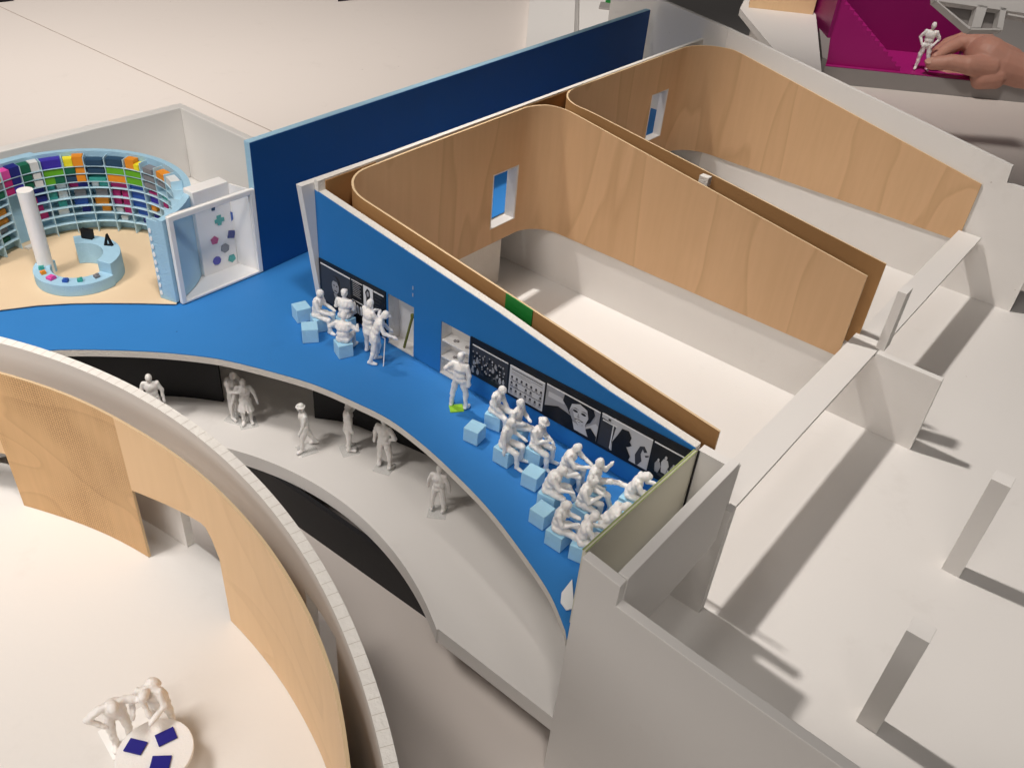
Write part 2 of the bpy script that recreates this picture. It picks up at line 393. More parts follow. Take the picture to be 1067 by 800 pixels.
picture('crowd_photograph', .1253, .1500, .0155, .0325, 'dark photograph of a dense crowd, nearest the shelved niche', 'photo_dark', crowd)
def chart(dr):
    dr(rect(.06, .94, .88, .90), 'photo_dark', 2, 'text_line'); dr(rect(.06, .94, .80, .815), 'photo_grey', 2, 'text_line'); dr(rect(.06, .6, .74, .755), 'photo_grey', 2, 'text_line')
    for r, y in enumerate((.60, .40, .17)):
        for i in range(7):
            if r == 1 and i in (2, 5): continue
            x = .08 + .14 * i
            dr(ell(x, y + .02, .028, .045), 'photo_dark', 2, 'small_head'); dr(ell(x, y - .05, .045, .035), 'photo_grey', 3, 'small_shoulders')
    dr(rect(.04, .96, .505, .515), 'photo_dark', 2, 'text_line'); dr(rect(.04, .96, .29, .30), 'photo_dark', 2, 'text_line'); dr(rect(.04, .96, .04, .055), 'photo_grey', 2, 'text_line')
picture('portrait_chart', .1514, .1743, .0142, .0325, 'pale chart with rows of tiny heads between the crowd and the woman', 'photo_light', chart)
def woman(dr):
    dr([(0, .78), (.36, .78), (.36, .62), (.05, .60), (.05, .78)], 'photo_light', 2, 'backdrop')
    dr([(.0, 0), (.0, .25), (.25, .45), (.5, .38), (.62, .02), (.62, 0)], 'photo_blk', 3, 'dark_coat')
    dr([(.75, 0), (.80, .3), (.95, .55), (1, .5), (1, 0)], 'photo_light', 2, 'backdrop')
    dr([(.35, .97), (.33, .75), (.42, .6), (.47, .45), (.72, .25), (.86, .5), (.92, .8), (.88, .97)], 'photo_blk', 4, 'dark_hair')
    dr([(.50, .80), (.47, .55), (.54, .33), (.66, .22), (.78, .34), (.82, .6), (.78, .84), (.64, .92)], 'photo_light', 5, 'face')
    dr([(.55, .25), (.60, .0), (.86, .0), (.78, .34), (.66, .22)], 'photo_light', 4, 'neck')
    dr([(.86, 0), (.80, .22), (.88, .34), (1, .15), (1, 0)], 'photo_blk', 5, 'dark_coat')
    dr(ell(.58, .64, .045, .035), 'photo_blk', 6, 'eye'); dr(ell(.73, .66, .045, .035), 'photo_blk', 6, 'eye')
    dr([(.53, .71), (.58, .74), (.64, .72), (.58, .725)], 'photo_blk', 6, 'brow'); dr([(.68, .73), (.74, .76), (.79, .74), (.74, .742)], 'photo_blk', 6, 'brow')
    dr([(.64, .62), (.62, .47), (.67, .46)], 'photo_grey', 6, 'nose')
    dr([(.58, .39), (.66, .42), (.75, .41), (.67, .34)], 'photo_blk', 6, 'mouth'); dr([(.61, .385), (.66, .40), (.72, .395), (.67, .368)], 'photo_wht', 7, 'teeth')
    dr([(.47, .55), (.54, .33), (.66, .22), (.56, .45), (.52, .7)], 'photo_grey', 6, 'face_shade')
picture('portrait_photograph', .1755, .2085, .0150, .0332, 'wide photograph of a smiling dark haired face, middle of the long panel', 'photo_grey', woman)
def pair(dr):
    dr([(.0, .0), (.25, 0), (.30, .8), (0, .86)], 'photo_dark', 2, 'curtain'); dr(rect(.24, .26, .05, .8), 'photo_wht', 3, 'pole'); dr(rect(.03, .32, .79, .82), 'photo_wht', 3, 'pole')
    dr([(.30, .0), (.28, .3), (.36, .6), (.42, .85), (.55, .88), (.62, .72), (.60, .58), (.65, .5), (.60, .42), (.55, .38), (.66, .15), (.64, 0)], 'photo_blk', 4, 'dark_silhouette')
    dr([(.74, .3), (.80, .62), (.88, .68), (.95, .55), (.90, .5), (.86, .58), (.84, .4), (.88, .2), (.82, .02), (.78, .02)], 'photo_dark', 3, 'small_silhouette')
    dr([(.92, .42), (.99, .48), (.99, .44), (.94, .38)], 'photo_dark', 3, 'small_silhouette')
    dr(ell(.16, .9, .03, .03), 'photo_blk', 3, 'lamp_shape')
picture('silhouette_photograph', .2096, .2385, .0145, .0338, 'grey photograph with a large dark silhouette facing a small one', 'photo_light', pair)
def stage(dr):
    for x, y, s_, m in ((.22, .35, 1, 'photo_grey'), (.42, .48, 1.25, 'photo_light'), (.68, .42, .95, 'photo_grey'), (.86, .30, .9, 'photo_light'), (.55, .2, .8, 'photo_grey')):
        dr([(x - .09 * s_, y + .02), (x - .05 * s_, y + .12 * s_), (x + .05 * s_, y + .12 * s_), (x + .10 * s_, y), (x + .05 * s_, y - .22 * s_), (x - .05 * s_, y - .22 * s_)], m, 2, 'performer')
        dr(ell(x, y + .17 * s_, .03 * s_, .045 * s_), 'photo_light', 3, 'performer_head')
    dr([(.1, .2), (.3, .06), (.6, .03), (.9, .1), (.6, .12), (.3, .14)], 'photo_dark', 2, 'stage_floor')
picture('stage_photograph', .2396, .2572, .0145, .0338, 'dark photograph of performers, last beside the green edged screen', 'photo_blk', stage)
def man(dr):
    dr([(.18, 0), (.22, .22), (.42, .34), (.40, .28), (.66, .28), (.92, .12), (.98, 0)], 'photo_dark', 2, 'jacket')
    dr([(.42, .34), (.50, .16), (.56, .34)], 'photo_grey', 3, 'shirt')
    dr(ell(.50, .56, .12, .2), 'photo_grey', 4, 'face'); dr([(.38, .62), (.40, .78), (.52, .82), (.62, .74), (.62, .62), (.56, .7), (.44, .7)], 'photo_dark', 5, 'hair')
    dr(ell(.46, .58, .022, .016), 'photo_blk', 5, 'eye'); dr(ell(.55, .58, .022, .016), 'photo_blk', 5, 'eye'); dr(rect(.46, .55, .43, .45), 'photo_dark', 5, 'mouth')
picture('man_portrait', .0030, .0290, .0060, .0315, 'dark portrait of a man in a jacket, left end of the short panel', 'photo_dark', man)
def caps(dr):
    for r in range(8): dr(rect(.1, .75 + .1 * (r % 2), .88 - r * .1, .90 - r * .1), 'photo_grey', 2, 'text_line')
picture('text_panel', .0302, .0395, .0190, .0315, 'small black caption panel of fine grey lines above the letters', 'photo_blk', caps)
def letters(dr):
    for i, x in enumerate((.08, .38, .68)):
        dr([(x, .2), (x + .05, .75), (x + .12, .8), (x + .2, .7), (x + .22, .25), (x + .15, .2), (x + .13, .6), (x + .08, .6), (x + .06, .2)], 'photo_wht', 2, 'white_stroke')
picture('stroke_panel', .0302, .0395, .0075, .0180, 'small black panel with three white strokes under the caption', 'photo_blk', letters)
def fig2(dr):
    dr([(.3, .1), (.32, .5), (.2, .7), (.42, .92), (.66, .86), (.72, .6), (.62, .45), (.78, .1)], 'photo_blk', 2, 'portrait_shape'); dr(ell(.5, .68, .12, .13), 'photo_grey', 3, 'face')
picture('white_portrait', .0402, .0482, .0180, .0318, 'small white portrait sheet with a dark head, next to the caption', 'photo_wht', fig2)
def txt(dr):
    for r in range(9): dr(rect(.12, .85 - .12 * (r % 3), .88 - r * .1, .90 - r * .1), 'photo_dark', 2, 'text_line')
picture('text_panel', .0490, .0572, .0080, .0318, 'tall dark text panel right against the doorway niche', 'photo_blk', txt)

# two tiny chalk marks on the wall above the doorway niche
mb = MB()
for z in (.046, .0415): wallpoly(mb, rect(.0800, .0804, z, z + .0022), 0)
tag(mb.build('chalk_mark', 'photo_light'), 'pair of tiny pale marks on the blue wall above the niche', 'mark')

# ---- milky end screen with lime edge
sb = thing('end_screen', w(.259, -.043, 0), 'milky upright screen with a lime green top edge, behind the seated figures', 'screen')
mb = MB(); mb.ext([w(.2590, -.0006, .0002), w(.2590, -.0885, .0002), w(.2590, -.0885, .0440), w(.2590, -.0006, .0402)], U * .0016)
mb.build('board', 'screen', sb)
mb = MB(); mb.ext([w(.2586, -.0006, .0403), w(.2586, -.0885, .0441), w(.2592, -.0885, .0444), w(.2592, -.0006, .0406)], U * .0002); mb.ext([w(.2600, -.0006, .0403), w(.2600, -.0885, .0441), w(.2606, -.0885, .0444), w(.2606, -.0006, .0406)], U * .0001)
mb.build('lime_edge', 'limeedge', sb)
mb = MB(); mb.uvbox(.2608, .2616, -.0008, .0002, .0, .0405); mb.build('black_strip', 'photo_blk', sb)
# small white paper and thin board leaning in the blue corner
mb = MB(); p = [P(x, y, .0008) for x, y in ((585, 618), (596, 604), (598, 634), (590, 636), (584, 628))]
mb.ext(p, (0, 0, .0006)); tag(mb.build('paper_scrap', 'paper'), 'loose white paper scrap on the pointed blue corner', 'paper')

# ---- front wall with step, beam, gallery strips
mb = MB()
prof = [(.2640, ZB - .0), (.2640, .0505), (.2822, .0480), (.2822, .0375), (.3137, .0340), (.3650, .0236), (.45, .008), (.80, -.055), (.80, ZB - .0)]
mb.ext([w(u, -.0972, z) for u, z in [(.2640, ZG), (.2640, .0510), (.2815, .0485), (.2815, .0378), (.3137, .0355), (.3900, .0325), (.60, .0250), (.80, .018), (.80, ZG)]], V * .0046)
fw = tag(mb.build('front_wall', 'board', bevel=.0003), 'tall grey white front wall with a stepped sloping top', 'wall')
mb = MB(); mb.ext([w(.2772, v, z) for v, z in [(-.0924, -.0018), (-.0924, .0490), (-.004, .0490), (-.004, .0008), (-.012, -.0015)]], U * .0046)
tag(mb.build('front_beam', 'board', bevel=.0003), 'thick upright grey beam joining the front wall to the photo wall end', 'beam')
def strip(v0, v1, z, label):
    mb = MB(); mb.uvbox(.2598, .2779, v0, v1, z - .0022, z)
    return tag(mb.build('gallery_strip', 'board', bevel=.0002), label, 'strip', 'flat white strips across the theatre openings')
strip(.0060, .2265, -.0001, 'flat white strip bridging the nearer theatre, shadow on floor below')
strip(.2290, .4495, -.0028, 'flat white strip bridging the farther theatre up to the outer wall')
mb = MB(); mb.ext([w(u, .2105, z) for u, z in [(-.034, ZL), (.3197, ZL), (.3197, .0002), (.2785, .0002), (.2785, -.0026), (-.034, -.0026)]], V * .0048)
tag(mb.build('middle_wall', 'board', bevel=.0002), 'white dividing wall between the two theatres, ending in a stub', 'wall')
mb = MB(); mb.uvbox(.2760, .2815, .2155, .2262, .0006, .0425)
tag(mb.build('upright_post', 'board', bevel=.0002), 'short white upright post where the two flat strips meet', 'post')
# outer wall
ow = thing('outer_wall', w(.1, .455, ZL), 'long white outer wall with sloping top behind the farther theatre', 'wall')
mb = MB(); mb.ext([w(u, .4520, z) for u, z in [(.02, ZL), (.02, .1005), (.2770, .0570), (.2782, .0440), (.3202, .0415), (.3202, ZL)]], V * .0045)
mb.build('wall_board', 'board', ow)
a, b = w(.0198, .4520), w(-.16, .536)
n = V * .0045
mb = MB(); mb.ext([Vector((a.x, a.y, ZL)), Vector((a.x, a.y, .1005)), Vector((b.x, b.y, .097)), Vector((b.x, b.y, ZL))], n); mb.build('wall_board', 'board', ow)

# back wall of the theatres
bw = thing('theatre_back_wall', w(-.01, .24, ZL), 'long thin white wall closing the backs of both theatres', 'wall')
def bu(v): return .0036 - .0135 * v / .485
def bpoly(pts): return [w(bu(v), v, z) for v, z in pts]
W1 = (.155, .1835, .0005, .0432); W2 = (.377, .4045, .0085, .0515)
zt = .0830
mb = MB(); th = U * -.0032
def bk(v0, v1, z0, z1): mb.ext(bpoly([(v0, z0), (v1, z0), (v1, z1), (v0, z1)]), th)
mo = MB(); mo.ext([w(bu(v) - .0033, v, z) for v, z in [(-.0093, .0815), (.148, .0790), (.148, .0006), (-.0004, .0060)]], U * -.0045); mo.build('outer_board', 'board', bw)
bk(0.0001, W1[0], -.012, zt); bk(0.0001, .178, ZL, -.012); bk(W1[0], W1[1], W1[3], zt); bk(W1[0], W1[1], -.012, W1[2])
bk(W1[1], W2[0], -.012, zt); bk(.2154, .43, ZL, -.012); bk(W2[0], W2[1], W2[3], zt); bk(W2[0], W2[1], -.012, W2[2]); bk(W2[1], .4815, -.012, zt)
mb.build('foam_board', 'core', bw)
mb = MB(); mb.ext([w(bu(v) + .0002, v, z) for v, z in [(.0053, .0), (.0450, .0), (.0450, zt - .001), (.0053, zt - .001)]], U * .0006)
mb.ext([w(bu(v) + .0002, v, z) for v, z in [(.19, .0), (.25, .0), (.25, zt - .001), (.19, zt - .001)]], U * .0006)
mb.build('brown_lining', 'cardb', bw)

# plywood liners
def liner(name, label, v0, v1, near_z, far_z, zbot, win, ub, uend0, uend1, r):
    t = thing(name, w(.13, (v0 + v1) / 2, zbot), label, 'wall lining', 'curved plywood linings of the theatres')
    pts = []                                             # (u, v, outward normal)
    N = 22
    for i in range(N + 1):
        u = uend0 + (ub + r - uend0) * i / N; pts.append((u, v0, 0, -1))
    for i in range(1, 13):
        a = rad(-90 - 90 * i / 12); pts.append((ub + r + r * cos(a), v0 + r + r * sin(a), cos(a), sin(a)))
    vs = sorted(set([v0 + r + (v1 - v0 - 2 * r) * i / 8 for i in range(1, 9)] + [win[0], win[1]]))
    vs = [v for v in vs if v <= v1 - r + 1e-6]
    for v in vs: pts.append((ub, v, -1, 0))
    for i in range(1, 13):
        a = rad(180 - 90 * i / 12); pts.append((ub + r + r * cos(a), v1 - r + r * sin(a), cos(a), sin(a)))
    for i in range(1, N + 1):
        u = ub + r + (uend1 - ub - r) * i / N; pts.append((u, v1, 0, 1))
    th = .0013
    inner = [w(u, v) for u, v, a, b in pts]; outer = [w(u + a * th, v + b * th) for u, v, a, b in pts]
    def zt(u, v):
        k = max(0, min(1, (v - v0) / (v1 - v0))); a = near_z[0] + near_z[1] * u; b = far_z[0] + far_z[1] * u
        return min(a + (b - a) * k, .0815 + .0035 * k)
    cols = []
    for (p, q) in zip(pts, pts[1:]):
        t0, t1 = zt(p[0], p[1]), zt(q[0], q[1])
        if abs(p[0] - ub) < 1e-6 and abs(q[0] - ub) < 1e-6 and p[1] >= win[0] - 1e-6 and q[1] <= win[1] + 1e-6:
            cols.append([(zbot, win[2], zbot, win[2]), (win[3], t0, win[3], t1)])
        else: cols.append([(zbot, t0, zbot, t1)])
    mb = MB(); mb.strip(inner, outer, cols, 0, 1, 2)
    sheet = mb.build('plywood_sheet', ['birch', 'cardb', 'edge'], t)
    fr = MB(); a = .0007
    u0, u1 = ub - .0072, ub + .0003
    v_0, v_1, z0, z1 = win
    fr.uvbox(u0, u1, v_1 - a * 2, v_1, z0, z1); fr.uvbox(u0, u1, v_0, v_1 - a * 2, z0, z0 + a); fr.uvbox(u0, u1, v_0, v_1 - a * 2, z1 - a, z1)
    fr.uvbox(u0, u1, v_0, v_0 + a, z0 + a, z1 - a)
    f = fr.build('window_frame', 'board', sheet)
    return t
liner('plywood_liner', 'curved plywood lining of the nearer theatre with green tape patch', .0118, .2090, (.0815, -.1300), (.0870, -.155), -.0120, W1, .0052, .2640, .2575, .0245)
liner('plywood_liner', 'curved plywood lining of the farther theatre under the outer wall', .2262, .4505, (.0855, -.130), (.0915, -.206), -.0120, W2, -.0030, .2620, .2620, .032)
mb = MB()
def zn(u): return .0815 - .13 * u
mb.ext([w(u, .0098, z) for u, z in [(.1362, zn(.1362) - .012), (.1540, zn(.154) - .012), (.1540, zn(.154) + .0002), (.1362, zn(.1362) + .0002)]], V * .0006)
tag(mb.build('green_tape', 'green'), 'green tape patch on the near rim of the plywood lining', 'tape')
mb = MB(); mb.uvbox(.1325, .1395, .2145, .2195, .0620, .0690)
tag(mb.build('foam_clip', 'core', bevel=.0003), 'small white foam block wedged between the two plywood linings', 'foam block')

# tall blue wall
tb = thing('tall_blue_wall', w(-.07, .25, 0), 'tall shaded blue wall with pale blue top edge behind the theatres', 'wall')
a, b = w(-.0560, -.0012), w(-.0862, .4935)
n = Vector((-(b - a).y, (b - a).x, 0)).normalized()
H_ = .0885
mb = MB(); mb.ext([a, b, b + Vector((0, 0, H_)), a + Vector((0, 0, H_ - .001))], n * .0048); mb.build('foam_core', 'foamwall', tb)
mb = MB(); z3 = Vector((0, 0, .0003)); mb.ext([a + z3, b + z3, b + Vector((0, 0, H_ - .0003)), a + Vector((0, 0, H_ - .0013))], n * -.0005); mb.build('blue_facing', 'blueshade', tb)

# columns in the foreground on the right
for (v, zt_, lab) in ((.0008, .0115, 'nearer of the two square white columns, standing near the front wall'), (.1250, .0125, 'farther of the two square white columns, near the right edge')):
    mb = MB(); mb.uvbox(.3680, .3776, v - .0048, v + .0048, ZL, zt_)
    tag(mb.build('square_column', 'board', bevel=.0002), lab, 'column', 'square columns on the open white floor')

# black curved walls beneath the blue floor
def curved(name, pix, z0, z1, m, th, label, ext0=None):
    pts = [P(x, y, z0) for x, y in pix]
    pts = cr(pts, 5)
    mb = MB(); inn = []; out = []
    for i, p in enumerate(pts):
        d = (pts[min(i + 1, len(pts) - 1)] - pts[max(i - 1, 0)]); n = Vector((-d.y, d.x, 0)).normalized()
        inn.append(p); out.append(p + n * th)
    mb.strip(inn, out, [[(z0, z1, z0, z1)]] * (len(pts) - 1))
    return tag(mb.build(name, m), label, 'wall', 'black walls below the blue floor')
curved('black_wall', [(40, 418), (100, 413.5), (162.5, 412.5), (195.5, 414), (232.6, 418.7)], ZL, -.0052, 'black', .002, 'curved black wall below the blue floor behind the half hidden figure')
curved('black_wall', [(328, 435.5), (359, 440), (387, 449.6), (449.5, 476.5), (500, 503), (545, 536)], ZL, -.0052, 'black', .002, 'second black wall below the blue floor, behind the figure pair at mid slab')
mb = MB(); a, b = P(300, 541, ZG), P(470, 662, ZG)
d = (b - a).normalized(); a2 = a - d * .06; b2 = a + d * .118
n = Vector((-d.y, d.x, 0)) * .003
mb.ext([a2, b2, b2 + n, a2 + n], (0, 0, ZB - ZG - .0003)); tag(mb.build('black_plinth_wall', 'black'), 'straight black wall carrying the lower slab above the table', 'wall')
mb = MB(); mb.uvbox(.222, .226, -.010, .40, ZG, ZB - .0003); tag(mb.build('plinth_rib', 'board'), 'hidden white rib carrying the slab near its front corner', 'rib')

# ================================================================== ROUND ROOM
C0 = Vector((-.2998, .026, 0))
mb = MB(); mb.cyl((C0.x, C0.y), .2972, ZG, ZR, 160)
tag(mb.build('round_floor', 'board'), 'round white floor of the big curved room', kind='structure')
def ringpts(t0, t1, step, r):
    n = max(1, int(round((t1 - t0) / step))); out = []
    for i in range(n + 1):
        t = t0 + (t1 - t0) * i / n; rr = r(t) if callable(r) else r
        out.append((t, Vector((C0.x + rr * cos(rad(t)), C0.y + rr * sin(rad(t)), 0))))
    return out
rw = thing('round_wall', Vector((C0.x, C0.y, ZR)), 'big curved white wall with segmented top edge round the lower left room', 'wall')
def arc_wall(mbx, r_in, r_out, t0, t1, zt, openings, zb, m=(0, 0, 0), step=1.0):
    br = sorted(set([t0, t1] + [x for o in openings for x in (o[0], o[1])]))
    A = []
    for a, b in zip(br, br[1:]):
        seg = ringpts(a, b, step, 1.0); A += [s[0] for s in seg[:-1]]
    A.append(t1)
    f = lambda r, t: Vector((C0.x + (r(t) if callable(r) else r) * cos(rad(t)), C0.y + (r(t) if callable(r) else r) * sin(rad(t)), 0))
    inn = [f(r_in, t) for t in A]; out = [f(r_out, t) for t in A]
    cols = []
    for a, b in zip(A, A[1:]):
        op = [o for o in openings if a >= o[0] - 1e-6 and b <= o[1] + 1e-6]
        if op:
            z = op[0][2]; zz = (z(a), z(b)) if callable(z) else (z, z)
            cols.append([(zz[0], zt, zz[1], zt)])
        else: cols.append([(zb, zt, zb, zt)])
    mbx.strip(inn, out, cols, *m)
ZT = .0550
mb = MB(); ops = [(32.2, 38.0, lambda t: .0405 - .0012 * (t - 32.2)), (45.5, 58.6, .0225), (75.5, 92, .024)]
arc_wall(mb, .2930, .2972, -62, 150, ZT, ops, ZR + .0002, (0, 0, 1))
fwall = mb.build('foam_wall', ['board', 'rim'], rw)
# scored joints across the top edge
mb = MB()
for i in range(150):
    t = -20 + i * 1.05
    a = Vector((cos(rad(t)), sin(rad(t)), 0)); b_ = Vector((-a.y, a.x, 0)) * .00011
    p0 = C0 + a * .2931; p1 = C0 + a * .2971
    zz = Vector((0, 0, ZT + .00012))
    mb.add([p0 - b_ + zz, p1 - b_ + zz, p1 + b_ + zz, p0 + b_ + zz], [[0, 1, 2, 3]])
o = mb.build('score_lines', mat('score_line', (.66, .61, .55), .8), fwall); tag(o, kind='stuff')
WR = [(-62, .2830), (21.3, .2828), (26.7, .2846), (32.7, .2845), (39.9, .2833), (50.2, .2808), (57.8, .2785), (65.9, .2770), (73.3, .2750), (95, .2715), (150, .270)]
def wr(t):
    for (a, ra), (b, rb) in zip(WR, WR[1:]):
        if t <= b: return ra + (rb - ra) * (t - a) / (b - a)
    return .27
def op2(t):                                            # rounded right corner of the wooden doorway
    z = .0138 + (60.4 - t) * .0011
    if t < 50.5: z -= (50.5 - t) ** 2 * .0045
    return z
wl = thing('round_plywood_lining', Vector((C0.x, C0.y, ZR)), 'pale plywood lining inside the big curved wall, cut by doorways', 'wall lining')
for (ta, tb_, mt, opn) in ((60.4, 76.2, 'plydots', []), (-62, 60.4, 'ply', [(48.6, 60.4, op2)]), (76.2, 150, 'ply', [(76.2, 92, .004)])):
    mb = MB(); arc_wall(mb, wr, lambda t: wr(t) + .0012, ta, tb_, ZT, opn, ZR + .0003, (0, 0, 1), .7)
    mb.build('plywood_panel', [mt, 'edge'], wl)

# ================================================================== LIBRARY
PB = .055
pp = thing('parapet', w(-.21, .02, 0), 'white L shaped parapet wall behind the curved bookshelf', 'wall')
mb = MB(); mb.uvbox(-.2080, -.0632, .0475, .0535, .0008, PB); mb.build('wall_board', 'board', pp, bevel=.0006)
mb = MB(); mb.uvbox(-.2165, -.2081, -.32, .0535, .0008, PB); mb.build('wall_board', 'board', pp, bevel=.0006)
mb = MB(); p = [P(x, y, .056) for x, y in ((-20, 176), (0, 170.5), (22, 162.5), (37, 157.5), (30, 155.5), (0, 163), (-20, 168))]
for q in p: q.z = .0
mb.ext([Vector((q.x, q.y, .001)) for q in p], (0, 0, .053)); tag(mb.build('foam_block', 'foamwall'), 'pale blue foam block behind the left end of the bookshelf', 'foam block')

sh = thing('curved_bookshelf', LC, 'curved pale blue bookshelf full of coloured blocks round the ring desk', 'bookshelf')
T0, T1 = -20.0, 182.2
def lp(t, r, z=0): return Vector((LC.x + r * cos(rad(t)), LC.y + r * sin(rad(t)), z))
def lwall(mbx, t0, t1, r0, r1, z0, z1, n):
    A = [t0 + (t1 - t0) * i / n for i in range(n + 1)]
    mbx.strip([lp(t, r0) for t in A], [lp(t, r1) for t in A], [[(z0, z1, z0, z1)]] * n)
mb = MB(); lwall(mb, T0, T1, LR, LR + .0040, .0016, .0560, 72); mb.build('back_panel', 'foamwall', sh)
RF = .0575
bays = [T1 - 12.4 * i for i in range(17)]
shm = mat('clear_blue_shelf', (.52, .73, .84), .35, .4, .1, 500, .05, 90)
for t in bays:
    if t < -18: continue
    a = lp(t, RF); b_ = lp(t, LR); n = Vector((-sin(rad(t)), cos(rad(t)), 0)) * .00022
    mb = MB(); mb.ext([a - n, b_ - n, b_ + n, a + n], (0, 0, .0525)); mb.v = [q + Vector((0, 0, .0017)) for q in mb.v]
    mb.build('divider', shm, sh)
SZ = [.0018, .0090, .0150, .0205, .0265, .0330, .0375, .0430, .0480]
DOOR = (2, 3)                                         # bay behind the column is blank
for z in SZ[1:]:
    mb = MB(); n_ = 0
    for k in range(len(bays) - 1):
        if k == 2 and z < .036: continue
        lwall(mb, bays[k + 1], bays[k], RF + .0001, LR - .0001, z, z + .00026, 4)
    mb.build('shelf', shm, sh)
HUES = {'orange': (.80, .28, .02), 'green': (.13, .42, .02), 'dark green': (.01, .13, .07), 'navy': (.015, .02, .20), 'magenta': (.48, .02, .16), 'blue': (.03, .10, .42),
        'teal': (.05, .36, .32), 'grey': (.22, .22, .24), 'white': (.70, .72, .72), 'yellow': (.85, .75, .03), 'pink': (.72, .08, .38), 'slate': (.02, .06, .12), 'bright green': (.22, .62, .02), 'violet': (.05, .03, .38)}
BM = {k: mat('block_' + k.replace(' ', '_'), c, .5, .3, .3, 900) for k, c in HUES.items()}
# rows from the top down, bays counted from the left end of the shelf
rows = ['upmost shelf', 'second shelf from above', 'third shelf from above', 'fourth shelf from above', 'fifth shelf from above', 'sixth shelf from above', 'seventh shelf from above', 'eighth shelf from above']
grid = {  # (bay, row): [(colour, f0, f1, height fraction)]
 (0, 0): [('bright green', .05, .55, .7), ('teal', .55, .95, .8)], (1, 0): [('orange', .05, .6, .8), ('orange', .62, .98, .5)], (2, 0): [('pink', .0, .48, .8), ('navy', .5, 1, .9)],
 (3, 0): [('dark green', 0, .48, .8), ('white', .52, .98, .85)], (4, 0): [('violet', .02, .98, .8)], (5, 0): [('yellow', .02, .48, .7), ('orange', .5, .98, .9)],
 (6, 0): [('slate', .05, .9, .55)], (7, 0): [('slate', .02, .9, .7)], (8, 0): [('orange', .05, .6, .9), ('yellow', .62, .95, .55)], (9, 0): [('grey', .1, .8, .5)], (10, 0): [('orange', .1, .9, .6)], (11, 0): [('white', .05, .9, .7)],
 (0, 1): [('dark green', .0, .5, .9), ('green', .5, 1, .9)], (1, 1): [('green', .0, .5, .8), ('grey', .5, 1, .8)], (2, 1): [('magenta', 0, .5, .9), ('navy', .5, 1, .95)], (3, 1): [('dark green', 0, .5, .9), ('white', .52, .98, .85)],
 (4, 1): [('green', .0, 1, .9)], (5, 1): [('dark green', 0, .5, .9), ('orange', .52, 1, .9)], (6, 1): [('slate', .05, .95, .75)], (7, 1): [('green', .02, .98, .9)], (8, 1): [('green', .02, .98, .9)], (9, 1): [('grey', .05, .95, .8)], (10, 1): [('grey', .1, .9, .7)],
 (0, 2): [('green', .0, .5, .8), ('dark green', .5, 1, .8)], (1, 2): [('orange', 0, .5, .8), ('dark green', .5, 1, .8)], (2, 2): [('magenta', 0, .5, .9), ('violet', .5, 1, .9)], (3, 2): [('dark green', 0, .5, .8), ('white', .52, .98, .85)],
 (4, 2): [('green', 0, .5, .9), ('dark green', .5, 1, .9)], (5, 2): [('slate', 0, .5, .8), ('orange', .52, 1, .9)], (6, 2): [('teal', .05, .95, .5)], (7, 2): [('orange', .02, .98, .9)], (8, 2): [('green', .02, .98, .9)], (9, 2): [('grey', .05, .95, .8)],
 (0, 3): [('magenta', .0, .5, .7)], (3, 3): [('magenta', .0, .5, .9), ('navy', .4, .95, .99)], (4, 3): [('teal', .0, .42, .9), ('white', .5, .95, .8)], (5, 3): [('magenta', .05, .5, .6), ('navy', .5, .95, .95)], (6, 3): [('white', .1, .45, .7), ('teal', .5, .95, .9)], (7, 3): [('magenta', .0, 1, .9)], (8, 3): [('blue', .0, .95, .7)], (9, 3): [('magenta', .1, .9, .4)], (10, 3): [('teal', .1, .8, .5)],
 (0, 4): [('navy', .1, .5, .9)], (1, 4): [('orange', .0, .9, .6)], (3, 4): [('magenta', .05, .45, .7), ('navy', .5, .98, .7)], (4, 4): [('teal', .0, .45, .7), ('white', .5, .95, .8)], (5, 4): [('grey', .2, .8, .8)], (6, 4): [('grey', .2, .8, .8)], (7, 4): [('magenta', .0, .4, .7), ('magenta', .55, .9, .7)], (8, 4): [('blue', .0, .9, .8)], (9, 4): [('violet', .1, .8, .7)],
 (0, 5): [('magenta', .1, .9, .4)], (1, 5): [('orange', .0, .9, .6)], (3, 5): [('magenta', .35, .7, .6)], (4, 5): [('teal', .4, .8, .6)], (5, 5): [('blue', .1, .8, .8)], (6, 5): [('orange', .1, .75, .8)], (7, 5): [('magenta', .0, .4, .8), ('magenta', .5, .9, .8)], (8, 5): [('blue', .0, .9, .9)],
 (0, 6): [('navy', .0, .35, .8), ('navy', .5, .85, .8)], (1, 6): [('grey', .2, .7, .6)], (3, 6): [('magenta', .35, .85, .9)], (4, 6): [('white', .3, .8, .8)], (5, 6): [('navy', .4, .8, .7)], (6, 6): [('orange', .35, .8, .7)], (7, 6): [('white', .0, .4, .6), ('magenta', .5, .95, .95)], (8, 6): [('blue', .2, .9, .8)],
 (0, 7): [('magenta', .1, .8, .5), ], (1, 7): [('dark green', .1, .7, .5)], (7, 7): [('white', .2, .6, .6)], (8, 7): [('navy', .4, .8, .8)]}
rf = random.Random(11)
for row in (3, 4, 5, 6):
    for bay in range(11):
        if (bay, row) in grid or bay == 2: continue
        c1 = rf.choice(['blue', 'teal', 'white', 'magenta', 'navy', 'orange', 'violet']); c2 = rf.choice(['teal', 'grey', 'white', 'blue'])
        a1 = rf.uniform(.02, .15); grid[(bay, row)] = [(c1, a1, a1 + rf.uniform(.3, .4), rf.uniform(.6, .95))] + ([(c2, .55, .9, rf.uniform(.5, .9))] if rf.random() < .6 and c1 != c2 else [])
ords = ['first', 'second', 'third', 'fourth', 'fifth', 'sixth', 'seventh', 'eighth', 'ninth', 'tenth', 'eleventh', 'twelfth']
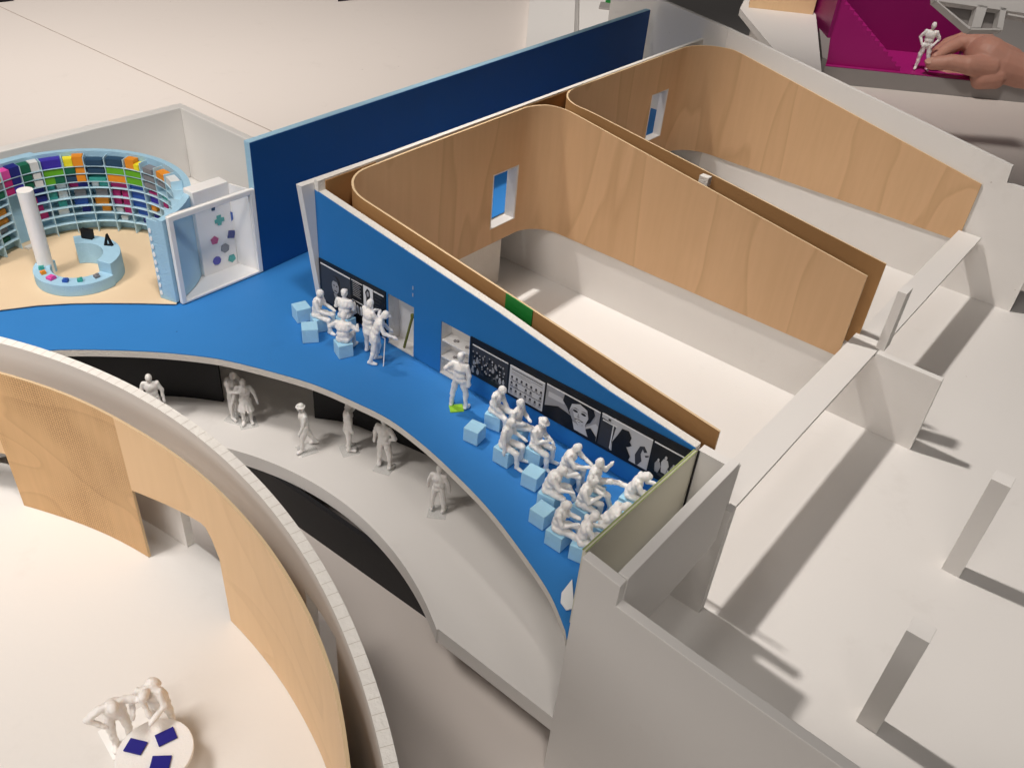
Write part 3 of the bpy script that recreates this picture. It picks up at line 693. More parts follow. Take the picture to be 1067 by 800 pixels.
for (bay, row), items in sorted(grid.items()):
    z0 = SZ[::-1][row] + .00045 if row < 8 else 0
    if row == 0: z0 = SZ[8] + .00045; hmax = .0068
    else: hmax = SZ[8 - row + 1] - SZ[8 - row] - .0006; z0 = SZ[8 - row] + .00045
    tl, tr = bays[bay] - .5, bays[bay + 1] + .5
    same = {}
    for (c, f0, f1, hf) in items:
        same[c] = same.get(c, 0) + 1
        ta, tb_ = tl + (tr - tl) * (f0 + .02), tl + (tr - tl) * (f1 - .02)
        rin = RF + .0002 if row < 3 else RF + .0022
        if row > 2: ta, tb_ = ta, tb_
        mb = MB(); h = hmax * min(hf * random.uniform(.88, 1.04), .96)
        if row == 0: h = hmax * hf
        ta += random.uniform(-.1, .5); tb_ -= random.uniform(-.1, .5); rin += random.uniform(0, .0008)
        lift = hmax * .0
        A = [ta, (ta + tb_) / 2, tb_]
        mb.ext([lp(t, rin, z0 + lift) for t in A] + [lp(t, LR - .0004, z0 + lift) for t in A[::-1]], (0, 0, h))
        side = ''
        if sum(1 for i in items if i[0] == c) > 1: side = ', left one' if same[c] == 1 else ', right one'
        tag(mb.build('shelf_block', BM[c]), f'{c} block on the {rows[row]}, {ords[bay]} bay from the left end{side}', 'block', 'coloured blocks on the curved bookshelf')
# ivory threshold at the blank bay
mb = MB(); lwall(mb, bays[3] + 1, bays[2] - 1, RF - .004, RF - .0002, .0015, .0030, 4); mb.build('threshold', 'core', sh)
# end board with oval cut-outs
mb = MB(); 
a = lp(T0 - .2, RF - .001); b_ = lp(T0 - .2, LR + .004)
for i in range(9):
    z = .006 + i * .0052
    c = a - Vector((0, 0, 0)); n = (lp(T0, 1) - LC).normalized(); tdir = Vector((-n.y, n.x, 0)) * -1
    mb.ext([c + n * .0016 + tdir * .0001 + Vector((0, 0, z + .0016 * sin(q) )) + n * (.0010 * cos(q)) for q in [k * pi / 5 for k in range(10)]], tdir * .0003)
mb.build('oval_cutout', 'paper', sh)
mb = MB(); lwall(mb, T0 + .05, T0 + .75, RF - .0012, LR - .0001, .0016, .0545, 1); mb.build('end_board', 'foamwall', sh)

# ring desk
RC = Vector((-.2752, .4598, 0))
rd = thing('ring_desk', RC, 'pale blue ring shaped desk in front of the curved bookshelf', 'desk')
def rp(t, r): return Vector((RC.x + r * cos(rad(t)), RC.y + r * sin(rad(t)), 0))
def rwall(t0, t1, r0, r1, z0, z1, n):
    mb = MB(); A = [t0 + (t1 - t0) * i / n for i in range(n + 1)]
    mb.strip([rp(t, r0) for t in A], [rp(t, r1) for t in A], [[(z0, z1, z0, z1)]] * n); return mb
rwall(172, 342, .0165, .0262, .0015, .0090, 34).build('low_counter', 'foamwall', rd, bevel=.0003)
rwall(342.2, 480, .0150, .0250, .0015, .0162, 28).build('high_counter', 'foamwall', rd, bevel=.0003)
for t, rr, lab in ((98, .020, 'black monitor standing on the high part of the ring desk'), (45, .019, 'open black folding frame on the ring desk, right of the monitor')):
    c = rp(t, rr) + Vector((0, 0, .0163)); mb = MB()
    if t == 98:
        mb.box(c - Vector((.0034, 0, 0)), Vector((.0072, -.0010, 0)), Vector((.0003, .0030, 0)), Vector((0, .0006, .0058)))
        mb.box(c + Vector((-.0015, .001, .0058)), Vector((.003, 0, 0)), Vector((0, .001, 0)), Vector((0, 0, .0004)))
    else:
        for s_ in (-1, 1):
            mb.ext([c + Vector((s_ * .0026, 0, 0)), c + Vector((s_ * .0016, 0, 0)), c + Vector((0, .0003, .0065)), c + Vector((0, .0003, .0080))], (0.0006, .0014, 0))
        mb.ext([c + Vector((-.0024, 0, 0)), c + Vector((.0024, 0, 0)), c + Vector((.0022, 0, .0008)), c + Vector((-.0022, 0, .0008))], (0, .0012, 0))
    tag(mb.build('desk_monitor' if t == 98 else 'folding_display', 'black'), lab, 'monitor' if t == 98 else 'frame')
for t, c in ((207, 'teal'), (224, 'orange'), (248, 'pink'), (274, 'blue'), (296, 'teal'), (322, 'grey')):
    p_ = rp(t, .0212) + Vector((0, 0, .0091)); mb = MB(); s_ = .0015 if c != 'pink' else .0021
    e1 = Vector((cos(rad(t)), sin(rad(t)), 0)); e2 = Vector((-e1.y, e1.x, 0))
    mb.box(p_ - e1 * s_ - e2 * s_, e1 * 2 * s_, e2 * 2 * s_, Vector((0, 0, .0016)))
    mb.box(p_ - e1 * s_ * .5 + Vector((0, 0, .0016)), e1 * s_, e2 * s_, Vector((0, 0, .0007)))
    where = {207: 'nearest the round column', 224: 'between teal and pink pieces', 248: 'largest piece at the front', 274: 'right of the pink piece', 296: 'right of the blue piece', 322: 'last before the high counter'}[t]
    tag(mb.build('desk_block', BM[c]), f'small {c} piece on the ring desk, {where}', 'block', 'small coloured pieces on the ring desk')
cb = P(50.5, 287, .0)
mb = MB(); mb.cyl((cb.x, cb.y), .0045, .0014, .0575, 40)
rc_ = tag(mb.build('round_column', 'plastic'), 'slim round white column rising from the ring desk', 'column')

# vitrine by the tall blue wall
vt = thing('display_case', w(-.064, -.031, 0), 'white framed display case with coloured cutouts beside the tall blue wall', 'display case')
ZV = .0585
fu0, fu1 = -.0580, -.0552
mb = MB()
mb.uvbox(fu0, fu1, -.0612, -.0582, .0008, ZV); mb.uvbox(fu0, fu1, -.0045, -.0015, .0008, ZV)
mb.uvbox(fu0, fu1, -.0582, -.0045, ZV - .0032, ZV); mb.uvbox(fu0, fu1, -.0582, -.0045, .0008, .0022)
mb.build('frame', 'plastic', vt, bevel=.0004)
mb = MB(); mb.uvbox(fu0 + .001, fu0 + .0014, -.0582, -.0045, .0022, ZV - .0032); mb.build('pane', 'glass', vt)
mb = MB(); mb.uvbox(-.0830, -.0735, -.0330, -.0075, .0008, ZV + .0005); mb.build('back_block', 'plastic', vt, bevel=.0005)
mb = MB(); mb.ext([w(-.0734, -.0075, .0008), w(fu0, -.0030, .0008), w(fu0, -.0022, .0008), w(-.0734, -.0062, .0008)], (0, 0, ZV - .002)); mb.build('side_panel', 'plastic', vt)
mb = MB(); mb.ext([w(-.0734, -.0330, .0007), w(fu0, -.0600, .0007), w(fu0, -.0030, .0007), w(-.0734, -.0075, .0007)], (0, 0, .0006)); mb.build('case_floor', 'plastic', vt)
def onu(px, py, u):
    r = ray(px, py); t = U.dot(w(u, 0) - CAM) / U.dot(r); q = CAM + r * t; a, b = uv(q); return b, q.z
def sticker(px, py, shape, c, s_):
    v, z = onu(px, py, -.0734); mb = MB()
    if shape == 'cross': pl = [(-.5, 1), (.4, 1), (.4, .4), (1, .3), (1, -.4), (.4, -.4), (.3, -1), (-.5, -.9), (-.4, -.3), (-1, -.4), (-1, .3), (-.5, .4)]
    elif shape == 'tri': pl = [(-.6, 1.1), (.9, 0), (-.6, -1.1)]
    else:
        n, a0 = shape; pl = [(cos(a0 + 2 * pi * i / n), sin(a0 + 2 * pi * i / n)) for i in range(n)]
    mb.ext([w(-.0734, v + x * s_, z + y * s_) for x, y in pl], U * .0004)
    mb.build('cutout_shape', BM[c], vt)
sticker(222, 217.5, (4, .6), 'slate', .0016); sticker(228.5, 229.5, 'cross', 'teal', .0034); sticker(243, 224.5, 'tri', 'blue', .0030); sticker(241, 244, (4, .5), 'navy', .0036)
sticker(223.5, 250.5, (5, .2), 'magenta', .0030); sticker(234.5, 258.5, (6, .3), 'grey', .0033); sticker(226, 271.5, (8, 0), 'violet', .0030); sticker(241.5, 269, (5, .9), 'teal', .0030)

# ================================================================== FIGURES
def capsule(bm, a, b, ra, rb, seg=14, sx=1.0, axis=None):
    a = Vector(a); b = Vector(b); d = b - a
    L_ = max(d.length, 1e-6); q = d.to_track_quat('Z', 'Y') if d.length > 1e-6 else Matrix.Identity(3).to_quaternion()
    rings = []
    for k in range(5): t = k / 5 * pi / 2; rings.append((-ra * cos(t), ra * sin(t)))
    for k in range(6): t = k / 5 * pi / 2; rings.append((L_ + rb * sin(t), rb * cos(t)))
    vs = []
    for z, r in rings:
        if r < 1e-5: r = 1e-4
        vs.append([bm.verts.new(a + q @ Vector((r * cos(2 * pi * i / seg), r * sin(2 * pi * i / seg), z))) for i in range(seg)])
    for r0, r1 in zip(vs, vs[1:]):
        for i in range(seg):
            j = (i + 1) % seg; bm.faces.new((r0[i], r0[j], r1[j], r1[i]))
    bm.faces.new(vs[0][::-1]); bm.faces.new(vs[-1])
def ellipsoid(bm, c, r, rot=None, seg=16):
    c = Vector(c); rot = rot or Matrix.Identity(3); n = 10; vs = []
    for k in range(n + 1):
        t = -pi / 2 + pi * k / n; rr = max(cos(t), 1e-3)
        vs.append([bm.verts.new(c + rot @ Vector((r[0] * rr * cos(2 * pi * i / seg), r[1] * rr * sin(2 * pi * i / seg), r[2] * sin(t)))) for i in range(seg)])
    for r0, r1 in zip(vs, vs[1:]):
        for i in range(seg):
            j = (i + 1) % seg; bm.faces.new((r0[i], r0[j], r1[j], r1[i]))
    bm.faces.new(vs[0][::-1]); bm.faces.new(vs[-1])

def remesh(bm, voxel, scale, smooth=4, crease=0):
    bmesh.ops.recalc_face_normals(bm, faces=bm.faces)
    me = bpy.data.meshes.new('tmp'); bm.to_mesh(me); bm.free()
    o = bpy.data.objects.new('tmp', me); COL.objects.link(o)
    m = o.modifiers.new('r', 'REMESH'); m.mode = 'VOXEL'; m.voxel_size = voxel
    s = o.modifiers.new('s', 'SMOOTH'); s.iterations = smooth; s.factor = .5
    dg = bpy.context.evaluated_depsgraph_get(); dg.update()
    out = bpy.data.meshes.new_from_object(o.evaluated_get(dg))
    bpy.data.objects.remove(o); bpy.data.meshes.remove(me)
    if scale != 1: out.transform(Matrix.Scale(scale, 4))
    if scale != 1 and crease:
        sd = crease * 3.7
        nrm = [v.normal.copy() for v in out.vertices]
        for v, nn in zip(out.vertices, nrm):
            q = v.co / scale
            n1 = noise.noise(q * 7 + Vector((sd, 0, sd))); n2 = noise.noise(Vector((q.x * 20, q.y * 20, q.z * 9)) + Vector((0, sd, 0)))
            v.co += nn * scale * (n1 * .016 + n2 * .012) * (.45 if q.z > 1.5 else 1)
    for p in out.polygons: p.use_smooth = True
    return out

def rot_x(v, a): return Matrix.Rotation(a, 3, 'X') @ Vector(v)
def body_bm(hz=.93, lean=0, twist=0, side=0, head=(0, 0), arms=None, legs=None, hat=None, skirt=False, hair=False, bulk=1.0, hipshift=0, coat=False, bag=False):
    """real metres, facing +Y. lean = forward angle in degrees; arms/legs = [(upper dir, lower dir)] left, right"""
    bm = bmesh.new()
    Rt = Matrix.Rotation(rad(side), 3, 'Y') @ Matrix.Rotation(-rad(lean), 3, 'X') @ Matrix.Rotation(rad(twist), 3, 'Z')
    pel = Vector((hipshift, 0, hz))
    T = lambda v: pel + Rt @ Vector(v)
    ellipsoid(bm, pel + Vector((0, 0, .0)), (.165 * bulk, .125 * bulk, .13))
    ellipsoid(bm, T((0, 0, .15)), (.165 * bulk, .130 * bulk, .17), Rt)
    curve = rot_x((0, 0, 1), 0)
    ellipsoid(bm, T((0, .01, .34)), (.195 * bulk, .140 * bulk, .19), Rt)
    capsule(bm, T((-.145, 0, .455)), T((.145, 0, .455)), .066, .066)
    capsule(bm, T((0, 0, .44)), T((0, .015, .58)), .062, .052)
    hp, hyaw = head
    Rh = Rt @ Matrix.Rotation(rad(hyaw), 3, 'Z') @ Matrix.Rotation(-rad(hp), 3, 'X')
    hc = T((0, .02, .57)) + Rh @ Vector((0, .015, .105))
    ellipsoid(bm, hc, (.092, .110, .128), Rh)
    ellipsoid(bm, hc + Rh @ Vector((0, .04, -.06)), (.055, .055, .06), Rh)
    ellipsoid(bm, hc + Rh @ Vector((0, .100, -.015)), (.018, .026, .030), Rh)
    for s_ in (-1, 1): ellipsoid(bm, hc + Rh @ Vector((s_ * .082, 0, -.01)), (.014, .022, .032), Rh)
    if hat == 'brim':
        ellipsoid(bm, hc + Rh @ Vector((0, 0, .07)), (.155, .165, .022), Rh); ellipsoid(bm, hc + Rh @ Vector((0, -.005, .11)), (.088, .10, .075), Rh)
    elif hat == 'cap':
        ellipsoid(bm, hc + Rh @ Vector((0, -.005, .055)), (.092, .108, .085), Rh); ellipsoid(bm, hc + Rh @ Vector((0, .11, .045)), (.07, .07, .015), Rh)
    elif hat == 'curly':
        for i in range(12):
            a = i * 2.4; ellipsoid(bm, hc + Rh @ Vector((.075 * cos(a), .08 * sin(a) - .02, .03 + .085 * (i / 12))), (.05, .05, .05), Rh)
    if hair:
        ellipsoid(bm, hc + Rh @ Vector((0, -.035, -.01)), (.098, .088, .125), Rh); ellipsoid(bm, hc + Rh @ Vector((0, -.06, -.12)), (.08, .045, .09), Rh)
    arms = arms or [((-.15, .02, -1), (-.05, .15, -1)), ((.15, .02, -1), (.05, .15, -1))]
    for s_, (ud, fd) in zip((-1, 1), arms):
        sh_ = T((s_ * .185, 0, .455)); e = sh_ + Vector(ud).normalized() * .275; wv = e + Vector(fd).normalized() * .225
        capsule(bm, sh_, e, .074, .062); capsule(bm, e, wv, .060, .047)
        fdn = Vector(fd).normalized(); kn = wv + fdn * .075
        capsule(bm, wv, kn, .045, .048); tip_ = kn + fdn * .06 + Vector((0, 0, -.01)); capsule(bm, kn, tip_, .044, .034)
        capsule(bm, wv + fdn * .02, wv + fdn * .09 + Vector((-s_ * .045, .02, .01)), .018, .014)
    legs = legs or [((-.05, 0, -1), (0, -.03, -1)), ((.05, 0, -1), (0, -.03, -1))]
    for s_, lg in zip((-1, 1), legs):
        td, sd_ = lg[0], lg[1]; ft = Vector(lg[2]) if len(lg) > 2 else Vector((s_ * .25, 1, -.05))
        hpnt = pel + Vector((s_ * .09, 0, -.03)); k_ = hpnt + Vector(td).normalized() * .43; an = k_ + Vector(sd_).normalized() * .40
        capsule(bm, hpnt, k_, .105 * bulk, .078); capsule(bm, k_, an, .076, .056)
        ft = ft.normalized(); capsule(bm, an + Vector((0, 0, -.012)) - ft * .03, an + ft * .16 + Vector((0, 0, -.022)), .055, .048)
    if skirt:
        for i in range(14):
            a = 2 * pi * i / 14; capsule(bm, pel + Vector((.09 * cos(a), .07 * sin(a), .02)), pel + Vector((.23 * cos(a), .20 * sin(a), -.40)), .05, .035)
        ellipsoid(bm, pel + Vector((0, 0, -.2)), (.17, .15, .26))
    if coat:
        for i in range(12):
            a = 2 * pi * i / 12; capsule(bm, pel + Vector((.11 * cos(a), .08 * sin(a), .05)), pel + Vector((.15 * cos(a), .12 * sin(a), -.22)), .05, .04)
    if bag: ellipsoid(bm, T((0, -.17, .30)), (.13, .09, .19), Rt)
    return bm

# directions used often
SITL = [((-.16, 1, -.12), (0, -.02, -1)), ((.16, 1, -.12), (0, .10, -1))]
LAP = [((-.18, .05, -1), (.45, 1, -.2)), ((.18, .05, -1), (-.45, 1, -.2))]
FIGS = 'white printed figures on the models'; FN = [0]
def person(label, bm, loc, face, scale=.0208, group=None, base=None, extra=None, voxel=.019):
    FN[0] += 1; me = remesh(bm, voxel, scale, 3, FN[0]); me.name = 'person'
    me.materials.append(M['plastic'])
    zmin = min(v.co.z for v in me.vertices)
    o = bpy.data.objects.new('person', me); COL.objects.link(o)
    o.location = loc; o.rotation_euler = (0, 0, face - pi / 2); o['_w'] = list(loc)
    tag(o, label, 'person', group or FIGS)
    return o, zmin
AU, AV = rad(-36.3), rad(53.7)
CS = .0090
def cube(px, py, label, rot=0.0, s=CS):
    s *= random.uniform(.96, 1.05); c = P(px, py, s / 2); t = AU + rad(rot + random.uniform(-5, 5))
    ex = Vector((cos(t), sin(t), 0)) * s; ey = Vector((-ex.y, ex.x, 0))
    mb = MB(); mb.box(Vector((c.x, c.y, .0002)) - ex / 2 - ey / 2, ex, ey, Vector((0, 0, s)))
    tag(mb.build('foam_cube', 'foam', bevel=.00035), label, 'cube seat', 'light blue foam cube seats on the blue floor')
    return Vector((c.x, c.y, s + .0002))
def seated(px, py, cubelabel, label, face, crot=0, off=(0, 0), scale=.0208, **k):
    c = cube(px, py, cubelabel, crot)
    f = Vector((cos(face), sin(face), 0)); sd_ = Vector((f.y, -f.x, 0))
    k.setdefault('legs', SITL); k.setdefault('arms', LAP)
    hz = .53
    bm = body_bm(hz=hz, **k)
    loc = Vector((c.x, c.y, 0)) + f * (off[1] - .0014) + sd_ * off[0]
    loc.z = c.z - (hz - .115) * scale
    return person(label, bm, loc, face, scale)

cube(494.6, 450.8, 'lone empty foam cube nearest the figure standing on lime card', 12)
cube(555.3, 497.6, 'empty foam cube just below the seat of the brimmed hat figure', 8)
cube(564.6, 536.6, 'empty foam cube nearest the curved edge, left of the lap reader', 4)
cube(645.5, 537, 'foam cube between the two bent figures at the end screen', 5)
cube(314.3, 325.3, 'empty foam cube farthest left, toward the display case', -18)
cube(323, 346.4, 'empty foam cube in front of the left group, nearest the lobby edge', -38)
D1 = AU
seated(516.5, 436, 'foam cube under the slumped figure nearest the lime card', 'slumped seated figure with bowed head, first from the lime card', AU + .15, 10, lean=9, head=(34, 0), bulk=1.0, arms=[((-.1, .2, -1), (.3, .8, -.7)), ((.1, .2, -1), (-.3, .8, -.7))])
seated(538.5, 453, 'foam cube under the cross legged figure, close to the pale chart', 'seated figure with crossed legs beneath the pale chart photograph', AU + .1, 0, lean=4, head=(0, 20), legs=[((-.1, 1, -.05), (.1, .15, -1)), ((-.25, 1, .12), (-.75, .45, -.6))], arms=[((-.3, .1, -1), (.5, .9, 0)), ((.3, .1, -1), (-.6, .8, 0))])
seated(527, 472.5, 'foam cube under the long haired figure sitting with braced arm', 'long haired seated figure bracing one straight arm, nearest the lone cube', AU + .2, 6, lean=8, head=(10, -10), hair=True, arms=[((-.2, .3, -1), (.1, .9, -.2)), ((.15, .15, -1), (.05, .1, -1))])
seated(559, 473, 'foam cube under the figure in the brimmed hat', 'seated figure wearing a wide brimmed hat, hands on knees', AU + .1, 4, lean=6, head=(16, 0), hat='brim', arms=[((-.1, .25, -1), (.3, 1, -.2)), ((.1, .4, -1), (-.4, .8, .4))])
seated(590, 496, 'foam cube partly hidden behind the figure clasping its knee', 'seated figure leaning on its knee behind the broad backed one', AU + .25, 2, lean=16, head=(6, 10), bulk=1.08, arms=[((-.2, .7, -.8), (.3, 1, -.3)), ((.2, .7, -.8), (-.4, .8, .1))])
seated(573, 519, 'foam cube under the broad backed figure at centre of group', 'broad backed seated figure stooping over a raised knee', AU + .3, 5, lean=18, head=(26, 0), bulk=1.22, legs=[((-.2, 1, .10), (-.1, .55, -1)), ((.2, 1, -.1), (0, .1, -1))], arms=[((-.2, .8, -.7), (.2, .7, .7)), ((.2, .6, -.9), (-.2, 1, 0))])
seated(617.5, 515, 'foam cube under the figure with one leg stretched out', 'seated figure stretching a leg and raising one forearm, beneath silhouettes', AU + .35, 0, lean=6, head=(0, 0), bulk=1.08, legs=[((-.2, 1, .22), (-.1, 1, -.12), (0, .5, 1)), ((.2, 1, -.1), (.05, .35, -1))], arms=[((-.3, .6, -.7), (.1, .45, 1)), ((.3, -.1, -1), (-.3, .9, -.4))])
seated(607, 533, 'foam cube under the curly haired figure', 'curly haired seated figure with folded arms, middle of the front row', AU + .3, 0, lean=10, head=(14, 0), hat='curly', arms=[((-.25, .5, -1), (.6, .8, .3)), ((.25, .5, -1), (-.7, .7, .4))])
seated(581.9, 558.5, 'foam cube under the bald figure reading in its lap', 'bald seated figure reading from its lap, nearest the curved edge', AU + .35, -3, lean=6, head=(26, 0), arms=[((-.15, .4, -1), (.5, 1, .3)), ((.15, .4, -1), (-.4, 1, .3))], legs=[((-.15, 1, -.05), (0, .35, -1)), ((.15, 1, 0), (0, .5, -1))])
seated(630, 554.5, 'foam cube under the figure bent far over by the end screen', 'figure bent far forward, half hidden by the lime edged screen', AU + .6, 0, lean=34, head=(20, 0), arms=[((-.2, .9, -.6), (.1, 1, -.5)), ((.2, .7, -.8), (-.1, 1, -.5))])
seated(656.5, 524, 'foam cube in the far corner by photo wall and screen', 'hunched seated figure in the corner between photo wall and screen', AU + .35, 0, lean=20, head=(34, 0), hair=True, arms=[((-.2, .7, -.8), (.3, 1, .25)), ((.2, .7, -.8), (-.3, 1, .25))])
seated(606.5, 572, 'foam cube next to the pointed blue corner, cut off by the front wall', 'seated figure nearest the front wall corner, wearing a cap', AU + .7, 10, lean=12, head=(14, 0), hat='cap', arms=[((-.2, .4, -1), (.3, 1, 0)), ((.2, .6, -.9), (-.3, 1, .0))])
# left group
seated(332.9, 336, 'foam cube under the left group figure seen in profile', 'seated figure in profile looking right, leftmost of the left group', AU + .45, -20, lean=8, head=(8, 0), arms=[((-.1, .4, -1), (.2, 1, -.4)), ((.1, .4, -1), (-.3, 1, -.4))])
seated(357.9, 362.5, 'foam cube under the figure with both elbows out', 'seated figure seen from behind with both elbows spread wide', rad(84), -20, lean=6, head=(4, 0), bulk=1.1, off=(0, .0012), arms=[((-.9, .15, -.8), (.3, 1, -.1)), ((.9, .15, -.8), (-.3, 1, -.1))])
seated(360.5, 336.5, 'shaded foam cube under the figure facing the short photo panel', 'seated figure with its back turned, directly before the short photo panel', rad(78), -10, lean=2, head=(-6, 0), bulk=1.1, hat='cap', arms=[((-.35, .2, -1), (.3, 1, 0)), ((.35, .2, -1), (-.4, 1, .1))])

def standing(px, py, z, face, label, scale=.0208, plate=None, **k):
    bm = body_bm(**k); p = P(px, py, z)
    o, zm = person(label, bm, p, face, scale)
    o.location.z = z - zm + (.0007 if plate else .0001)
    if plate:
        s_ = .0052; t = face + rad(8); ex = Vector((cos(t), sin(t), 0)) * 2 * s_; ey = Vector((-ex.y, ex.x, 0))
        q = Vector((p.x, p.y, z + .0001)); mb = MB(); mb.box(q - ex / 2 - ey / 2, ex, ey, Vector((0, 0, .0006)))
        b_ = mb.build('stand_plate', plate, None); bpy.context.view_layer.update()
        b_.parent = o; b_.matrix_parent_inverse = (Matrix.Translation(o.location) @ Matrix.Rotation(face - pi / 2, 4, 'Z')).inverted()
    return o
standing(384.5, 368, 0, rad(48), 'standing figure behind the cane user, arms crossed, facing photos', lean=3, head=(6, 0), bulk=1.12, coat=True, arms=[((-.3, .4, -1), (.7, .8, .4)), ((.3, .4, -1), (-.7, .8, .5))], legs=[((-.05, .05, -1), (0, -.03, -1)), ((.1, .15, -1), (.05, -.1, -1))])
cane_user = standing(391, 377.5, 0, rad(10), 'stooping figure holding a walking cane outside the doorway niche', lean=20, head=(12, 0), hat='cap', hz=.90, coat=True, arms=[((-.3, .2, -1), (.1, .7, -.6)), ((.25, .4, -1), (.1, .9, -.35))], legs=[((-.08, .25, -1), (0, -.25, -1)), ((.05, -.05, -1), (0, -.3, -1))])
a = P(399.5, 381.5, 0); b_ = P(401.5, 377, 0) + Vector((0, 0, .0162)); mb = MB()
dd = (b_ - a); e1 = dd.cross(Vector((0, 1, 0))).normalized() * .00028; e2 = dd.cross(e1).normalized() * .00028
mb.ext([a - e1 - e2, a + e1 - e2, a + e1 + e2, a - e1 + e2], dd); h0 = b_ - Vector((0, .0, 0))
mb.ext([h0 - e1 - e2, h0 - e1 + e2, h0 + e1 + e2, h0 + e1 - e2], Vector((-.0016, .0008, .0003)))
tag(mb.build('walking_cane', 'plastic'), 'thin white walking cane held by the stooping figure', 'cane')
AK = [((-.75, -.25, -.8), (.75, .35, -.55)), ((.75, -.25, -.8), (-.75, .35, -.55))]
standing(477.5, 424.5, 0, rad(72), 'standing figure with one hand on hip before the shelved niche', lean=-2, head=(2, -10), hat='cap', arms=[AK[0], ((.3, -.05, -1), (.0, .1, -1))], legs=[((-.18, 0, -1), (-.08, -.03, -1)), ((.2, .1, -1), (.05, -.1, -1))])
p = P(475.5, 425.5, .0002); mb = MB(); t = AU + .9
ex = Vector((cos(t), sin(t), 0)) * .0075; ey = Vector((-ex.y, ex.x, 0)) * .85
mb.box(p - ex / 2 - ey / 2, ex, ey, Vector((0, 0, .0004))); tag(mb.build('lime_card', 'lime'), 'small lime green card under the standing figure\'s feet', 'card')
# lobby figures
LS = .0207
pl = 'clear'
standing(165, 440, ZL, -1.3, 'lobby figure hidden from the waist down by the curved wall rim', LS, pl, arms=[((-.35, 0, -1), (-.05, .2, -1)), ((.35, 0, -1), (.15, .3, -1))])
standing(246, 436, ZL, AU + .2, 'tall lobby figure with a backpack, behind the figure in a dress', LS, pl, bag=True, lean=6, head=(10, 0), arms=[((-.2, .3, -1), (.2, .9, .3)), ((.2, .3, -1), (-.2, .9, .3))])
standing(258.5, 441, ZL, AU - .6, 'lobby figure in a flared dress beside the one with backpack', LS * .93, pl, skirt=True, hair=True, arms=[((-.45, .1, -1), (-.2, .2, -1)), ((.45, 0, -1), (.3, .1, -1))], legs=[((-.05, 0, -1), (0, 0, -1)), ((.05, .12, -1), (0, -.05, -1))])
standing(320, 468.5, ZL, pi + .5, 'lobby figure in mid stride wearing a flat hat', LS * .95, pl, hat='brim', lean=4, arms=[((-.3, .3, -1), (0, .5, -1)), ((.35, -.4, -1), (.1, -.1, -1))], legs=[((-.05, .35, -1), (0, .05, -1)), ((.05, -.3, -1), (0, -.55, -1))])
standing(364, 469, ZL, AV - .6, 'lobby figure raising one hand to its face before black wall', LS, pl, head=(4, 0), arms=[((-.3, .3, -.9), (.3, .6, .9)), ((.2, .1, -1), (0, .2, -1))], coat=True)
standing(400.5, 487.5, ZL, AV + .25, 'lobby figure whose head is hidden by the blue floor edge', LS * 1.05, pl, bulk=1.08, arms=[((-.35, .05, -1), (-.12, .05, -1)), ((.75, -.2, -.8), (-.7, .3, -.6))], legs=[((-.12, 0, -1), (-.03, 0, -1)), ((.16, 0, -1), (.03, 0, -1))])
standing(456, 533.5, ZL, AV + .45, 'lobby figure standing alone, nearest the long slab end', LS * .94, pl, arms=[((-.4, .1, -1), (-.15, .25, -1)), ((.4, -.1, -1), (.1, .2, -1))], legs=[((-.15, 0, -1), (-.08, 0, -1)), ((.15, 0, -1), (.02, 0, -1))])
# round room figures and table
standing(130.5, 773, ZR, AU - .3, 'figure with one hand on hip and the other arm stretched out, beside round table', .0225, None, lean=22, head=(40, 0), arms=[((-.8, .4, -.1), (-.1, .5, -1)), ((.85, -.1, -.6), (-.6, .3, -.6))], legs=[((-.05, 0, -1), (0, -.03, -1)), ((.12, 0, -1), (0, -.03, -1))])
standing(172, 755, ZR, AU - .9, 'broad figure with slung bag leaning over the round table', .0215, None, lean=26, head=(38, 0), bulk=1.2, coat=True, bag=True, arms=[((-.35, .4, -1), (.4, .8, -.2)), ((.45, .3, -1), (-.3, .7, .1))], legs=[((-.14, 0, -1), (-.02, -.03, -1)), ((.18, 0, -1), (.02, -.03, -1))])
tc_ = P(161, 783, ZR + .0150)
rt = thing('round_table', Vector((tc_.x, tc_.y, ZR)), 'round white table carrying three dark blue cards', 'table')
mb = MB(); mb.cyl((tc_.x, tc_.y), .0136, ZR + .0132, ZR + .0150, 64); mb.build('tabletop', 'plastic', rt, bevel=.0003)
mb = MB(); mb.cyl((tc_.x, tc_.y), .0022, ZR + .0012, ZR + .0132, 24); mb.cyl((tc_.x, tc_.y), .0075, ZR + .0001, ZR + .0012, 40); mb.build('pedestal', 'plastic', rt)
for (px, py, ang, lab) in ((141.4, 777.8, -8, 'dark blue card on the round table, nearest the hand on hip figure'), (173.2, 767.5, 38, 'dark blue card on the round table, nearest the broad figure'), (167.5, 794.5, 8, 'dark blue card on the round table, nearest the photo\'s bottom edge')):
    c = P(px, py, ZR + .0153); t = rad(ang); ex = Vector((cos(t), sin(t), 0)) * .0068; ey = Vector((-sin(t), cos(t), 0)) * .0052
    mb = MB(); mb.box(c - ex / 2 - ey / 2, ex, ey, Vector((0, 0, .0006))); tag(mb.build('blue_card', 'navy', bevel=.0001), lab, 'card', 'dark blue cards on the round table')
mb = MB(); pts = [P(x, y, ZR + .0002) for x, y in ((107, 757), (126, 741), (148, 738), (158, 760), (122, 787))]
mb.ext([P(x, y, ZR + .0002) for x, y in ((102, 762), (150, 735), (168, 762), (118, 792))], (0, 0, .0003)); tag(mb.build('white_paper', 'paper'), 'bright white paper sheet under the two figures by the table', 'paper')

# ================================================================== BACKGROUND MODELS
def slabpix(pix, z0, z1, mb=None, m=0):
    mb = mb or MB(); q = [P(x, y, z1) for x, y in pix]
    mb.ext([Vector((p.x, p.y, z0)) for p in q], (0, 0, z1 - z0), m); return mb
